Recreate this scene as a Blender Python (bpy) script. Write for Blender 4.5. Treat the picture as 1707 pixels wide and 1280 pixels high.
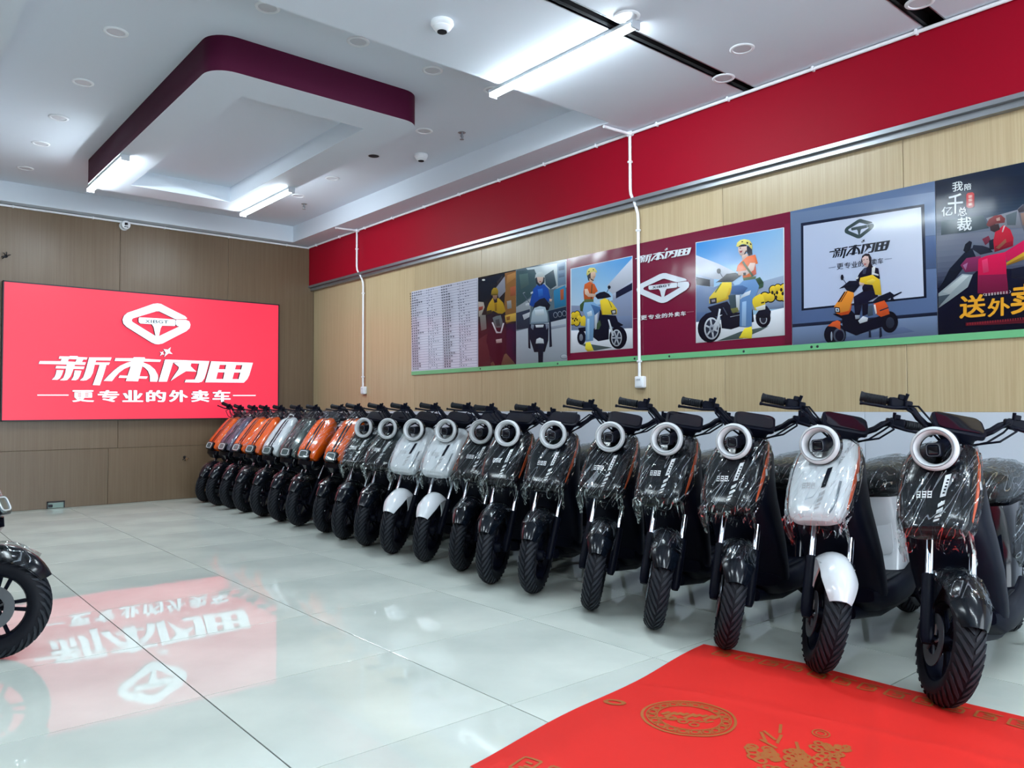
import bpy, math, random
from mathutils import Matrix, Vector
from mathutils.geometry import tessellate_polygon
for _o in list(bpy.data.objects): bpy.data.objects.remove(_o)
scene = bpy.context.scene
COL = scene.collection
PI = math.pi
# ------------------------------------------------------------------ camera
FPX, CX, CY, CAMH = 1294.56, 853.5, 640.0, 1.05
def _n(v): return Vector(v).normalized()
_dY = _n((-249.0-CX, -(684.0-CY), -FPX)); _dX = _n((2375.0-CX, -(675.5-CY), -FPX))
_dX = (_dX-_dY*_dX.dot(_dY)).normalized(); _dZ = _dX.cross(_dY)
ROT = Matrix((_dX, _dY, _dZ))                       # camera axes -> world axes
cam = bpy.data.cameras.new('camera'); cam.sensor_width = 36.0; cam.lens = FPX/1707.0*36.0
cam.clip_start = 0.02; cam.clip_end = 100
camo = bpy.data.objects.new('camera', cam); COL.objects.link(camo)
camo.matrix_world = Matrix.Translation((0, 0, CAMH)) @ ROT.to_4x4()
scene.camera = camo
# measured points of the photograph, taken back to a real plane of the room (axis 0 = X, 1 = Y, 2 = Z)
def on(px, py, axis, val):
    d = ROT @ Vector((px-CX, -(py-CY), -FPX)); c = Vector((0, 0, CAMH))
    return c + d*((val-c[axis])/d[axis])
# ------------------------------------------------------------------ world, exposure
w = bpy.data.worlds.new('daylight'); scene.world = w; w.use_nodes = True
bg = w.node_tree.nodes['Background']; bg.inputs[0].default_value = (0.80, 0.91, 1.0, 1); bg.inputs[1].default_value = 4.6
vs = scene.view_settings
vs.view_transform = 'Standard'; vs.look = 'None'; vs.gamma = 1.0; vs.use_curve_mapping = False
vs.exposure = 0.84
LED_STRENGTH = 80.0
SIGN_STRENGTH = 1.0
# ------------------------------------------------------------------ room numbers
XR, XB, YE, ZC, ZT = 4.65, 4.57, 9.50, 3.185, 3.39     # right wall, red bulkhead face, end wall, ceiling, tray ceiling
XL, YB = -1.9, -3.2
TILE = 0.795
# ------------------------------------------------------------------ materials
def lin(c):
    return tuple(((v/255.0)/12.92 if v/255.0 <= 0.04045 else ((v/255.0+0.055)/1.055)**2.4) for v in c)
MATS = {}
def mat(name, rgb=None, rough=0.5, metal=0.0, spec=0.5, emit=None, es=0.0, coat=0.0, alpha=None, linear=None):
    if name in MATS: return MATS[name]
    m = bpy.data.materials.new(name); m.use_nodes = True
    b = m.node_tree.nodes['Principled BSDF']
    c = linear if linear else lin(rgb)
    b.inputs['Base Color'].default_value = (*c, 1)
    b.inputs['Roughness'].default_value = rough; b.inputs['Metallic'].default_value = metal
    b.inputs['Specular IOR Level'].default_value = spec
    b.inputs['Coat Weight'].default_value = coat; b.inputs['Coat Roughness'].default_value = 0.06
    if emit: b.inputs['Emission Color'].default_value = (*emit, 1); b.inputs['Emission Strength'].default_value = es
    MATS[name] = m; return m
def nodes(m): return m.node_tree.nodes, m.node_tree.links, m.node_tree.nodes['Principled BSDF']
def noise_bump(m, scale=40, strength=0.2, dist=0.002, detail=3, coord='Object', stretch=None):
    N, L, b = nodes(m)
    tc = N.new('ShaderNodeTexCoord'); t = N.new('ShaderNodeTexNoise'); t.inputs['Scale'].default_value = scale; t.inputs['Detail'].default_value = detail
    bp = N.new('ShaderNodeBump'); bp.inputs['Strength'].default_value = strength; bp.inputs['Distance'].default_value = dist
    if stretch:
        mp = N.new('ShaderNodeMapping'); mp.inputs['Scale'].default_value = stretch
        L.new(tc.outputs[coord], mp.inputs[0]); L.new(mp.outputs[0], t.inputs['Vector'])
    else: L.new(tc.outputs[coord], t.inputs['Vector'])
    L.new(t.outputs['Fac'], bp.inputs['Height']); L.new(bp.outputs[0], b.inputs['Normal'])
    return t
def vary(m, c1, c2, scale, stretch=(1, 1, 1), lo=0.35, hi=0.65, detail=4, coord='Object'):
    N, L, b = nodes(m)
    tc = N.new('ShaderNodeTexCoord'); mp = N.new('ShaderNodeMapping'); mp.inputs['Scale'].default_value = stretch
    t = N.new('ShaderNodeTexNoise'); t.inputs['Scale'].default_value = scale; t.inputs['Detail'].default_value = detail
    r = N.new('ShaderNodeValToRGB'); r.color_ramp.elements[0].position = lo; r.color_ramp.elements[1].position = hi
    r.color_ramp.elements[0].color = (*lin(c1), 1); r.color_ramp.elements[1].color = (*lin(c2), 1)
    L.new(tc.outputs[coord], mp.inputs[0]); L.new(mp.outputs[0], t.inputs['Vector']); L.new(t.outputs['Fac'], r.inputs[0])
    L.new(r.outputs[0], b.inputs['Base Color'])
    return r
# wood-look wall panels: fine vertical ribs, a slightly different tone for each panel
def wood(name, c1, c2, rough):
    m = mat(name, c1, rough, spec=0.45)
    N, L, b = nodes(m)
    tc = N.new('ShaderNodeTexCoord'); mp = N.new('ShaderNodeMapping'); mp.inputs['Scale'].default_value = (1, 1, 0.012)
    t = N.new('ShaderNodeTexNoise'); t.inputs['Scale'].default_value = 95; t.inputs['Detail'].default_value = 5; t.inputs['Roughness'].default_value = 0.7
    r = N.new('ShaderNodeValToRGB'); r.color_ramp.elements[0].position = 0.38; r.color_ramp.elements[1].position = 0.62
    r.color_ramp.elements[0].color = (*lin(c1), 1); r.color_ramp.elements[1].color = (*lin(c2), 1)
    oi = N.new('ShaderNodeObjectInfo'); hs = N.new('ShaderNodeHueSaturation')
    mr = N.new('ShaderNodeMapRange'); mr.inputs[3].default_value = 0.95; mr.inputs[4].default_value = 1.05
    L.new(tc.outputs['Object'], mp.inputs[0]); L.new(mp.outputs[0], t.inputs['Vector']); L.new(t.outputs['Fac'], r.inputs[0])
    L.new(r.outputs[0], hs.inputs['Color']); L.new(oi.outputs['Random'], mr.inputs[0]); L.new(mr.outputs[0], hs.inputs['Value'])
    L.new(hs.outputs[0], b.inputs['Base Color'])
    bp = N.new('ShaderNodeBump'); bp.inputs['Strength'].default_value = 0.25; bp.inputs['Distance'].default_value = 0.002
    L.new(t.outputs['Fac'], bp.inputs['Height']); L.new(bp.outputs[0], b.inputs['Normal'])
    return m
M_WOODR = wood('pale_oak_panel', (172, 152, 118), (184, 166, 132), 0.30)
M_WOODE = wood('tan_oak_panel', (103, 84, 65), (112, 94, 74), 0.36)  # same oak as the right wall, the end wall's dimness put into the colour
M_CEIL = mat('ceiling_paint', (208, 217, 228), 0.75); noise_bump(M_CEIL, 6, 0.1, 0.003)
M_WHITE = mat('white_paint', (225, 230, 236), 0.5)
M_DADO = mat('white_board', (191, 198, 209), 0.35)
M_RED = mat('red_band_paint', (146, 5, 32), 0.5, spec=0.1); noise_bump(M_RED, 3, 0.08, 0.004)
M_RED_SHADED = mat('maroon_paint', (66, 6, 40), 0.6, spec=0.15)  # red paint with the shade on the island sides put into its colour
M_VOID = mat('dark_void', (16, 18, 26), 0.9)
M_ALU = mat('grey_aluminium', (150, 154, 160), 0.35, 0.85)
M_GROUT = mat('dark_grout', (22, 26, 28), 0.95, spec=0.05)
M_TILE = mat('grey_floor_tile', (196, 208, 208), 0.085, spec=0.5)
r_ = vary(M_TILE, (190, 199, 193), (221, 228, 220), 1.6, (1, 1, 1), 0.3, 0.75, 6)
def tile_nodes():
    N, L, b = nodes(M_TILE)
    t = N.new('ShaderNodeTexNoise'); t.inputs['Scale'].default_value = 7; t.inputs['Detail'].default_value = 4
    mr = N.new('ShaderNodeMapRange'); mr.inputs[1].default_value = 0.35; mr.inputs[2].default_value = 0.7; mr.inputs[3].default_value = 0.012; mr.inputs[4].default_value = 0.05
    tc = N.new('ShaderNodeTexCoord'); L.new(tc.outputs['Object'], t.inputs['Vector']); L.new(t.outputs['Fac'], mr.inputs[0]); L.new(mr.outputs[0], b.inputs['Roughness'])
    t2 = N.new('ShaderNodeTexNoise'); t2.inputs['Scale'].default_value = 3.5; t2.inputs['Detail'].default_value = 2; L.new(tc.outputs['Object'], t2.inputs['Vector'])
    bp = N.new('ShaderNodeBump'); bp.inputs['Strength'].default_value = 0.035; bp.inputs['Distance'].default_value = 0.01
    L.new(t2.outputs['Fac'], bp.inputs['Height']); L.new(bp.outputs[0], b.inputs['Normal'])
tile_nodes()
M_LED = mat('led_diffuser', (255, 255, 255), 0.4, emit=(0.82, 0.94, 1.0), es=LED_STRENGTH)
M_LEDB = mat('led_housing', (190, 196, 204), 0.4, 0.3)
M_LENS = mat('frosted_lens', (196, 200, 208), 0.5)
M_GLASS = mat('window_glass', (235, 245, 250), 0.02)
def _pane():
    N, L, b = nodes(M_GLASS); out = N['Material Output']
    t = N.new('ShaderNodeBsdfTransparent'); g = N.new('ShaderNodeBsdfGlossy'); g.inputs['Roughness'].default_value = 0.02
    f = N.new('ShaderNodeFresnel'); x = N.new('ShaderNodeMixShader'); L.new(f.outputs[0], x.inputs[0]); L.new(t.outputs[0], x.inputs[1]); L.new(g.outputs[0], x.inputs[2]); L.new(x.outputs[0], out.inputs[0])
_pane()
# ------------------------------------------------------------------ mesh builder
class MB:
    def __init__(s): s.v = []; s.f = []; s.m = []; s.c = []
    def add(s, v, f, mi=0, col=None, M=None):
        o = len(s.v)
        s.v += [tuple(M @ Vector(p)) for p in v] if M else [tuple(p) for p in v]
        for q in f: s.f.append([i+o for i in q]); s.m.append(mi); s.c.append(col)
        return s
    def box(s, x0, x1, y0, y1, z0, z1, mi=0, M=None):
        v = [(x, y, z) for x in (x0, x1) for y in (y0, y1) for z in (z0, z1)]
        return s.add(v, [(0, 1, 3, 2), (4, 6, 7, 5), (0, 4, 5, 1), (2, 3, 7, 6), (0, 2, 6, 4), (1, 5, 7, 3)], mi, None, M)
    def rbox(s, c, size, r=0.2, mi=0, M=None, n=3, ax=0):
        # box with rounded long edges and chamfered ends along axis ax
        a, b2, c2 = [size[i]/2 for i in ((0, 1, 2), (1, 0, 2), (2, 0, 1))[ax]]
        rr = r*min(b2, c2)*2 if r < 0.5 else min(b2, c2)*0.98
        def loop(k, pos):
            L = []
            bb, cc = b2-(0 if k == 1 else rr*0.35), c2-(0 if k == 1 else rr*0.35)
            for (sx, sz, a0) in ((1, 1, 0), (-1, 1, 90), (-1, -1, 180), (1, -1, 270)):
                for i in range(n+1):
                    t = math.radians(a0+90*i/n); q = min(rr, bb, cc)
                    L.append((pos, sx*(bb-q)+q*math.cos(t), sz*(cc-q)+q*math.sin(t)))
            return L
        e = min(rr*0.35, a*0.3)
        loops = [loop(0, -a), loop(1, -a+e), loop(1, a-e), loop(0, a)]
        def mp(p):
            q = {0: (p[0], p[1], p[2]), 1: (p[1], p[0], p[2]), 2: (p[1], p[2], p[0])}[ax]
            return Vector(q)+Vector(c)
        return s.loft([[mp(p) for p in l] for l in loops], mi, M)
    def loft(s, loops, mi=0, M=None, cap=True, closed=True):
        n = len(loops[0]); v = [p for l in loops for p in l]; f = []
        for k in range(len(loops)-1):
            for i in range(n if closed else n-1):
                j = (i+1) % n; f.append((k*n+i, k*n+j, (k+1)*n+j, (k+1)*n+i))
        if cap and closed: f.append(tuple(reversed(range(n)))); f.append(tuple(range((len(loops)-1)*n, len(loops)*n)))
        return s.add(v, f, mi, None, M)
    def tube(s, path, rad, n=8, mi=0, M=None, cap=True, closed=False):
        P = [Vector(p) for p in path]; K = len(P); R = rad if isinstance(rad, (list, tuple)) else [rad]*K
        loops = []; up = None
        for k in range(K):
            if closed: d = (P[(k+1) % K]-P[k-1]).normalized()
            else: d = (P[min(k+1, K-1)]-P[max(k-1, 0)]).normalized()
            if up is None:
                up = Vector((0, 0, 1)) if abs(d.z) < 0.9 else Vector((1, 0, 0))
            a = d.cross(up).normalized(); up = a.cross(d).normalized()
            loops.append([P[k]+(a*math.cos(2*PI*i/n)+up*math.sin(2*PI*i/n))*R[k] for i in range(n)])
        if closed: loops.append(loops[0]); cap = False
        return s.loft(loops, mi, M, cap)
    def lathe(s, prof, n=24, mi=0, M=None, cap=False, a0=0.0, a1=2*PI):
        # profile of (radius, height) about local Z
        full = abs(a1-a0-2*PI) < 1e-6; K = n if full else n+1
        loops = [[(r*math.cos(a0+(a1-a0)*i/n), r*math.sin(a0+(a1-a0)*i/n), h) for i in range(K)] for r, h in prof]
        return s.loft(loops, mi, M, cap, full)
    def prism(s, poly, t0, t1, f3, mi=0):
        # 2-D polygon (any outline) between depths t0 and t1; f3(u, v, t) -> point
        n = len(poly); v = [f3(u, w_, t0) for u, w_ in poly]+[f3(u, w_, t1) for u, w_ in poly]
        tr = tessellate_polygon([[Vector((u, w_, 0)) for u, w_ in poly]])
        f = [tuple(i for i in t) for t in tr]+[tuple(i+n for i in reversed(t)) for t in tr]
        f += [(i, (i+1) % n, n+(i+1) % n, n+i) for i in range(n)]
        return s.add(v, f, mi)
    def flat(s, poly3, mi=0, col=None):
        return s.add(poly3, [tuple(range(len(poly3)))], mi, col)
    def mesh(s, name, mats, smooth=35):
        me = bpy.data.meshes.new(name); me.from_pydata(s.v, [], s.f)
        for m in mats: me.materials.append(m)
        me.polygons.foreach_set('material_index', s.m)
        if any(c is not None for c in s.c):
            ca = me.color_attributes.new('print', 'FLOAT_COLOR', 'CORNER'); buf = []
            for q, c in zip(s.f, s.c):
                cs = [lin(k) for k in c] if (c and not isinstance(c[0], (int, float))) else [lin(c) if c else (1, 1, 1)]*len(q)
                for k in cs: buf += [k[0], k[1], k[2], 1.0]
            ca.data.foreach_set('color', buf)
        if smooth:
            me.polygons.foreach_set('use_smooth', [True]*len(me.polygons)); me.set_sharp_from_angle(angle=math.radians(smooth))
        me.update(); return me
    def build(s, name, mats, parent=None, smooth=35, fixn=True):
        me = s.mesh(name, mats if isinstance(mats, (list, tuple)) else [mats], smooth)
        return link(name, me, parent)
def link(name, data, parent=None):
    o = bpy.data.objects.new(name, data); COL.objects.link(o)
    if parent: o.parent = parent
    return o
def tag(o, label=None, cat=None, group=None, kind=None):
    if label: o['label'] = label
    if cat: o['category'] = cat
    if group: o['group'] = group
    if kind: o['kind'] = kind
    return o
def empty(name, loc=(0, 0, 0)):
    o = link(name, None); o.location = loc; o.empty_display_size = 0.1; return o
def struct(name, mb, m, parent=None, smooth=0):
    o = mb.build(name, m, parent, smooth)
    if not parent: o['kind'] = 'structure'
    return o
# ------------------------------------------------------------------ floor of single tiles
floor = struct('floor', MB().box(XL, XR+0.1, YB, YE+0.1, -0.05, -0.004), M_GROUT)
TX0, TY0, G = 1.0, 2.13, 0.0024
def cuts(a, b, o):
    k0 = math.floor((a-o)/TILE); c = [a]
    k = k0+1
    while o+k*TILE < b-0.01: c.append(o+k*TILE); k += 1
    return c+[b]
xs, ys = cuts(XL, XR, TX0), cuts(YB, YE, TY0)
tile_cache = {}
for i in range(len(xs)-1):
    for j in range(len(ys)-1):
        wx, wy = xs[i+1]-xs[i], ys[j+1]-ys[j]; key = (round(wx, 3), round(wy, 3))
        if key not in tile_cache:
            c = 0.0003; a, b = wx/2-G, wy/2-G
            lo = [(-a, -b, -0.006), (a, -b, -0.006), (a, b, -0.006), (-a, b, -0.006)]
            mi = [(-a, -b, -c*0.6), (a, -b, -c*0.6), (a, b, -c*0.6), (-a, b, -c*0.6)]
            hi = [(-a+c, -b+c, 0), (a-c, -b+c, 0), (a-c, b-c, 0), (-a+c, b-c, 0)]
            tile_cache[key] = MB().loft([lo, mi, hi]).mesh('floor_tile', [M_TILE], 0)
        o = link('floor_tile', tile_cache[key], floor); o.location = ((xs[i]+xs[i+1])/2, (ys[j]+ys[j+1])/2, 0)
# ------------------------------------------------------------------ walls
def panel_mesh(a, b, z0, z1, t, plane, m, name='wall_panel', parent=None):
    # a bevelled panel, its back on the wall: plane 'x' faces -X, 'y' faces -Y
    c = 0.002; g = 0.0012
    def P(u, z, d): return (XR-d, u, z) if plane == 'x' else (u, YE-d, z)
    L = [[P(a+g, z0+g, 0), P(b-g, z0+g, 0), P(b-g, z1-g, 0), P(a+g, z1-g, 0)],
         [P(a+g, z0+g, t-c), P(b-g, z0+g, t-c), P(b-g, z1-g, t-c), P(a+g, z1-g, t-c)],
         [P(a+g+c, z0+g+c, t), P(b-g-c, z0+g+c, t), P(b-g-c, z1-g-c, t), P(a+g+c, z1-g-c, t)]]
    return MB().loft(L).build(name, m, parent, 0)
wall_right = struct('wall_right', MB().box(XR, XR+0.12, YB, YE+0.12, 0, ZT+0.1), M_GROUT)
seams = [on(px, py, 0, XR-0.01).y for px, py in ((691, 660), (803, 440), (947, 400), (1205, 345), (1505, 250))]
seams = [YE-0.012, seams[0]+1.22, *seams, 0.10, -1.12, -2.34, YB]
for k in range(len(seams)-1):
    panel_mesh(seams[k+1], seams[k], 1.02, 2.64, 0.012, 'x', M_WOODR, 'wood_panel', wall_right)
ds = [YE-0.012, 7.06, 4.62, 2.18, -0.26, -2.7, YB]
for k in range(len(ds)-1):
    panel_mesh(ds[k+1], ds[k], 0.0, 1.022, 0.018, 'x', M_DADO, 'white_board', wall_right)
wall_end = struct('wall_end', MB().box(XL-0.12, XR, YE, YE+0.12, 0, ZT+0.1), M_GROUT)
def ex(px, py): return on(px, py, 1, YE-0.012)
zs = ex(60, 751).z; x1 = ex(200, 440).x; x2 = ex(180, 790).x; x3 = ex(195, 720).x
for a, b, z0, z1 in ((XL, x1-1.22, zs, ZC), (x1-1.22, x1, zs, ZC), (x1, x1+1.22, zs, ZC), (x1+1.22, XR-0.012, zs, ZC),
                     (XL, x2-1.22, 0, zs), (x2-1.22, x2, 0, zs), (x2, x2+1.22, 0, zs), (x2+1.22, XR-0.02, 0, zs)):
    panel_mesh(a, b, z0, z1, 0.012, 'y', M_WOODE, 'wood_panel', wall_end)
struct('wall_left', MB().box(XL-0.12, XL, YB, YE, 0, ZC+0.1), M_WOODE)
# unseen shop front behind the photographer, added wide to let daylight in: low wall, two glazed bays and a glazed door
wb = MB(); wb.box(XL, XR, YB-0.15, YB, 3.02, ZC+0.1); wb.box(XL, -1.75, YB-0.15, YB, 0, 3.02); wb.box(4.5, XR, YB-0.15, YB, 0, 3.02)
struct('wall_back', wb, M_WHITE)
for nm, a, b in (('window_1', -1.75, 0.6), ('door_1', 0.6, 2.2), ('window_2', 2.2, 4.5)):
    f = MB()
    for u0, u1, q0, q1 in ((a, a+0.05, 0, 3.02), (b-0.05, b, 0, 3.02), (a, b, 0, 0.08), (a, b, 2.96, 3.02), ((a+b)/2-0.025, (a+b)/2+0.025, 0, 3.02)):
        f.box(u0, u1, YB-0.11, YB-0.05, q0, q1)
    fo = struct(nm, f, M_ALU)
    for u0, u1 in ((a+0.05, (a+b)/2-0.025), ((a+b)/2+0.025, b-0.05)):
        MB().box(u0, u1, YB-0.083, YB-0.077, 0.08, 2.96).build('pane', M_GLASS, fo, 0)
# red bulkhead with the grey rail below it
struct('trim_1', MB().box(XB, XR, YB, YE-0.012, 2.665, ZC), M_RED)
rl = MB(); rl.box(XB-0.012, XR-0.012, YB, YE-0.012, 2.642, 2.668); rl.box(XB+0.02, XR-0.012, YB, YE-0.012, 2.606, 2.642)
tag(rl.build('trim_2', M_ALU, None, 0), kind='structure')
# ------------------------------------------------------------------ ceiling
TXL, TXR, TYN, TYF = 0.66, 4.28, 3.90, 9.35      # tray opening
S1, S2 = (2.845, 2.925), (1.66, 1.77)            # slots across the lower ceiling
cl = MB()
for a, b in ((YB, S2[0]), (S2[1], S1[0]), (S1[1], TYN)): cl.box(XL, XR, a, b, ZC, ZC+0.012)
cl.box(XL, TXL, TYN, YE, ZC, ZC+0.012); cl.box(TXR, XR, TYN, YE, ZC, ZC+0.012); cl.box(TXL, TXR, TYF, YE, ZC, ZC+0.012)
cl.box(TXL-0.012, TXL, TYN, TYF, ZC+0.012, ZT); cl.box(TXR, TXR+0.012, TYN, TYF, ZC+0.012, ZT)
cl.box(TXL, TXR, TYN-0.012, TYN, ZC+0.012, ZT); cl.box(TXL, TXR, TYF, TYF+0.012, ZC+0.012, ZT)
cl.box(TXL-0.012, TXR+0.012, TYN-0.012, TYF+0.012, ZT, ZT+0.05)
ceiling = struct('ceiling', cl, M_CEIL)
for a, b in (S1, S2):
    q = MB(); q.box(XL, XR, a-0.02, b+0.02, ZC+0.10, ZC+0.11); q.box(XL, XR, a-0.02, a-0.008, ZC+0.012, ZC+0.10); q.box(XL, XR, b+0.008, b+0.02, ZC+0.012, ZC+0.10)
    q.build('slot_lining', M_VOID, ceiling, 0)
    q = MB(); q.box(XL, XR, a-0.006, a, ZC-0.002, ZC+0.03); q.box(XL, XR, b, b+0.006, ZC-0.002, ZC+0.03)
    q.build('slot_edge', M_ALU, ceiling, 0)
# hanging red-sided island with its recess
IX0, IX1, IY0, IY1, IZ = 1.655, 3.215, 4.79, 8.20, 3.165
isl = empty('ceiling_island', (0, 0, IZ)); tag(isl, kind='structure'); isl.name = 'ceiling_island'
def rrect(x0, x1, y0, y1, r, n=6):
    L = []
    for cx_, cy_, a0 in ((x1-r, y1-r, 0), (x0+r, y1-r, 90), (x0+r, y0+r, 180), (x1-r, y0+r, 270)):
        for i in range(n+1):
            t = math.radians(a0+90*i/n); L.append((cx_+r*math.cos(t), cy_+r*math.sin(t)))
    return L
oc = rrect(IX0, IX1, IY0, IY1, 0.16, 8)
MB().loft([[(x, y, 0) for x, y in oc], [(x, y, ZT-IZ) for x, y in oc]], cap=False).build('red_fascia', M_RED_SHADED, isl, 40)
RX0, RX1, RY0, RY1 = 1.975, 2.915, 5.14, 7.86
ic = rrect(RX0, RX1, RY0, RY1, 0.002, 8)
sh = MB(); sh.loft([[(x, y, 0.0) for x, y in oc], [(x, y, 0.0) for x, y in ic]], cap=False)
sh.loft([[(x, y, 0.0) for x, y in ic], [(x, y, 0.15) for x, y in ic]], cap=False)
sh.add([(x, y, 0.15) for x, y in ic], [tuple(range(len(ic)))])
sh.build('white_soffit', M_CEIL, isl, 30)
# ------------------------------------------------------------------ tube lights
def batten(x, y0, y1, ztop, label, group='LED batten lights'):
    t = empty('batten_light', (x, (y0+y1)/2, ztop)); tag(t, label, 'light', group)
    h = (y1-y0)/2
    q = MB(); q.box(-0.03, 0.03, -h, h, -0.022, 0.0); q.build('housing', M_LEDB, t, 0)
    prof = [(0.03*math.cos(a), -0.022-0.024*math.sin(a)) for a in [PI*i/8 for i in range(9)]]
    MB().loft([[(u, y, z) for u, z in prof] for y in (-h+0.012, h-0.012)]).build('diffuser', M_LED, t, 50)
    for sgn in (-1, 1):
        q = MB(); q.rbox((0, sgn*(h-0.004), -0.024), (0.066, 0.016, 0.052), 0.2); q.build('end_cap', M_LEDB, t)
    q = MB(); q.tube([(0, h-0.06, 0), (0, h-0.03, 0.006)], 0.006, 6); q.build('lead', M_LEDB, t)
    return t
batten(3.255, 2.76, 4.02, ZC, 'long LED batten light on the near ceiling across the dark slot')
batten(1.70, 6.94, 8.18, IZ, 'LED batten light on the left edge of the red-sided ceiling island')
batten(3.17, 6.96, 8.18, IZ, 'LED batten light on the right edge of the red-sided ceiling island')
batten(3.255, -0.55, 0.71, ZC, 'LED batten light on the ceiling behind the photographer, right side')  # unseen tube, added for more light near the camera
batten(0.2, 2.9, 4.16, ZC, 'LED batten light on the left soffit beside the tray, out of the picture')
batten(1.0, -1.75, -0.49, ZC, 'LED batten light on the ceiling behind the photographer, left side')  # out of view, put in to brighten the near room
batten(1.0, -0.2, 1.06, ZC, 'LED batten light on the ceiling above the photographer')  # another unseen tube, added to lift the light on the foreground
batten(-0.9, 6.4, 7.66, ZC, 'far LED batten light above the left row, out of the picture')  # unseen tube added for extra light
# ------------------------------------------------------------------ downlights, detectors, sprinklers
dl_ring = MB(); dl_ring.lathe([(0.052, 0.0), (0.055, -0.006), (0.066, -0.007), (0.072, -0.003), (0.073, 0.0)], 28)
dl_ring_me = dl_ring.mesh('trim_ring', [M_WHITE], 50)
dl_lens = MB(); dl_lens.lathe([(0.0, -0.002), (0.03, -0.003), (0.0535, -0.001)], 28); dl_lens_me = dl_lens.mesh('frosted_lens', [M_LENS], 50)
def downlight(p, label, lens=True):
    t = empty('downlight', p); tag(t, label, 'downlight', 'round ceiling downlights')
    link('trim_ring', dl_ring_me, t); link('frosted_lens', dl_lens_me, t)
    return t
for px, py, z, lb in ((446, 12, ZT, 'round downlight at the top, first of the row along the near tray edge'),
        (597, 69, ZT, 'round downlight in the middle of the row along the near tray edge'),
        (721, 117, ZT, 'round downlight above the right corner of the red-sided island'),
        (193, 53, ZT, 'nearest round downlight left of the red-sided island'),
        (138, 137, ZT, 'second round downlight left of the red-sided island'),
        (98, 196, ZT, 'third round downlight left of the red-sided island'),
        (68, 239, ZT, 'fourth round downlight left of the red-sided island'),
        (42, 280, ZT, 'farthest round downlight left of the red-sided island, by the sign wall'),
        (707, 218, ZT, 'round downlight touching the right tip of the red-sided island'),
        (554, 297, ZT, 'round downlight right of the island, beyond the empty lamp hole'),
        (497, 326, ZT, 'farthest round downlight right of the island, behind the tube light end'),
        (822, 150, ZT, 'round downlight half hidden behind the near end of the long tube light'),
        (1237, 81, ZC, 'round downlight alone on the plain ceiling between the two dark slots'),
        (1206, 130, ZC+0.0, 'round downlight hanging in the dark ceiling slot by the red band'),
        (1045, 27, ZC+0.0, 'round downlight in the dark slot behind the lit tube end'),
        (1533, 4, ZC+0.0, 'round downlight in the near dark slot at the top edge')):
    p = on(px, py, 2, z); downlight((p.x, p.y, z-0.0005), lb)
p = on(623, 260, 2, ZT)
hole = empty('lamp_hole', (p.x, p.y, ZT)); tag(hole, 'black empty round lamp hole right of the ceiling island', 'hole')
MB().lathe([(0.0, -0.001), (0.05, -0.001)], 24).build('dark_opening', M_VOID, hole)
MB().lathe([(0.05, -0.002), (0.056, -0.003), (0.058, 0)], 24).build('cut_edge', M_LENS, hole)
def detector(px, py, z, label):
    p = on(px, py, 2, z); t = empty('smoke_detector', (p.x, p.y, z)); tag(t, label, 'smoke detector', 'smoke detectors')
    MB().lathe([(0.062, 0), (0.064, -0.018), (0.058, -0.026), (0.05, -0.03)], 28).build('base', M_WHITE, t)
    MB().lathe([(0.05, -0.026), (0.052, -0.036), (0.04, -0.05), (0.026, -0.056), (0, -0.056)], 28).build('housing', M_WHITE, t)
    MB().lathe([(0.027, -0.055), (0.027, -0.061), (0.0, -0.063)], 20).build('sensor_cap', M_VOID, t)
    MB().box(0.034, 0.044, -0.008, 0.008, -0.052, -0.046).build('indicator', M_LENS, t)
detector(737, 36, ZC, 'white smoke detector on the lower ceiling left of the long tube light')
detector(702, 258, ZT, 'small white smoke detector inside the tray, right of the lamp hole')
def sprinkler(px, py, label):
    p = on(px, py, 2, ZT); t = empty('sprinkler', (p.x, p.y, ZT)); tag(t, label, 'sprinkler', 'ceiling sprinklers')
    MB().lathe([(0.0, -0.001), (0.03, -0.003), (0.034, 0)], 20).build('escutcheon', M_ALU, t)
    q = MB(); q.tube([(0, 0, 0), (0, 0, -0.045)], 0.008, 8); q.tube([(0.008, 0, -0.02), (0.014, 0, -0.035), (0, 0, -0.055)], 0.003, 6); q.tube([(-0.008, 0, -0.02), (-0.014, 0, -0.035), (0, 0, -0.055)], 0.003, 6); q.build('body', M_ALU, t)
    MB().lathe([(0.0, -0.056), (0.018, -0.058), (0.018, -0.060), (0, -0.060)], 14).build('deflector', M_ALU, t)
sprinkler(770, 221, 'small metal sprinkler head inside the tray, above the red band')
sprinkler(507, 340, 'small metal sprinkler head at the far end of the tray')
# ------------------------------------------------------------------ conduits
M_PVC = mat('white_pvc', (232, 234, 240), 0.4)
def conduit(name, label, runs, clips, extra=None):
    t = empty(name, runs[0][0]); tag(t, label, 'conduit'); o = Vector(runs[0][0])
    for path in runs:
        MB().tube([Vector(p)-o for p in path], 0.0115, 8).build('pipe', M_PVC, t)
    for c, ax in clips:
        c = Vector(c)-o; q = MB(); s_ = [0.03, 0.03, 0.03]; s_[ax] = 0.016
        q.rbox(c, s_, 0.25); q.build('clip', M_PVC, t)
    if extra: extra(t, o)
    return t
zc_ = ZC-0.016; xc_ = XB-0.016
yj = on(1050, 228, 0, xc_).y; yj2 = on(595, 388, 0, xc_).y
def joints(t, o):
    for y in (yj, yj2):
        q = MB(); q.rbox(Vector((xc_, y, zc_))-o, (0.036, 0.06, 0.036), 0.3); q.build('junction', M_PVC, t)
clips = [((xc_, y, zc_), 1) for y in [YE-0.25-0.62*k for k in range(15)]]
conduit('cable_conduit', 'long white conduit under the ceiling along the red band', [[(xc_, YE-0.03, zc_), (xc_, -1.5, zc_)]], clips, joints)
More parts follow.
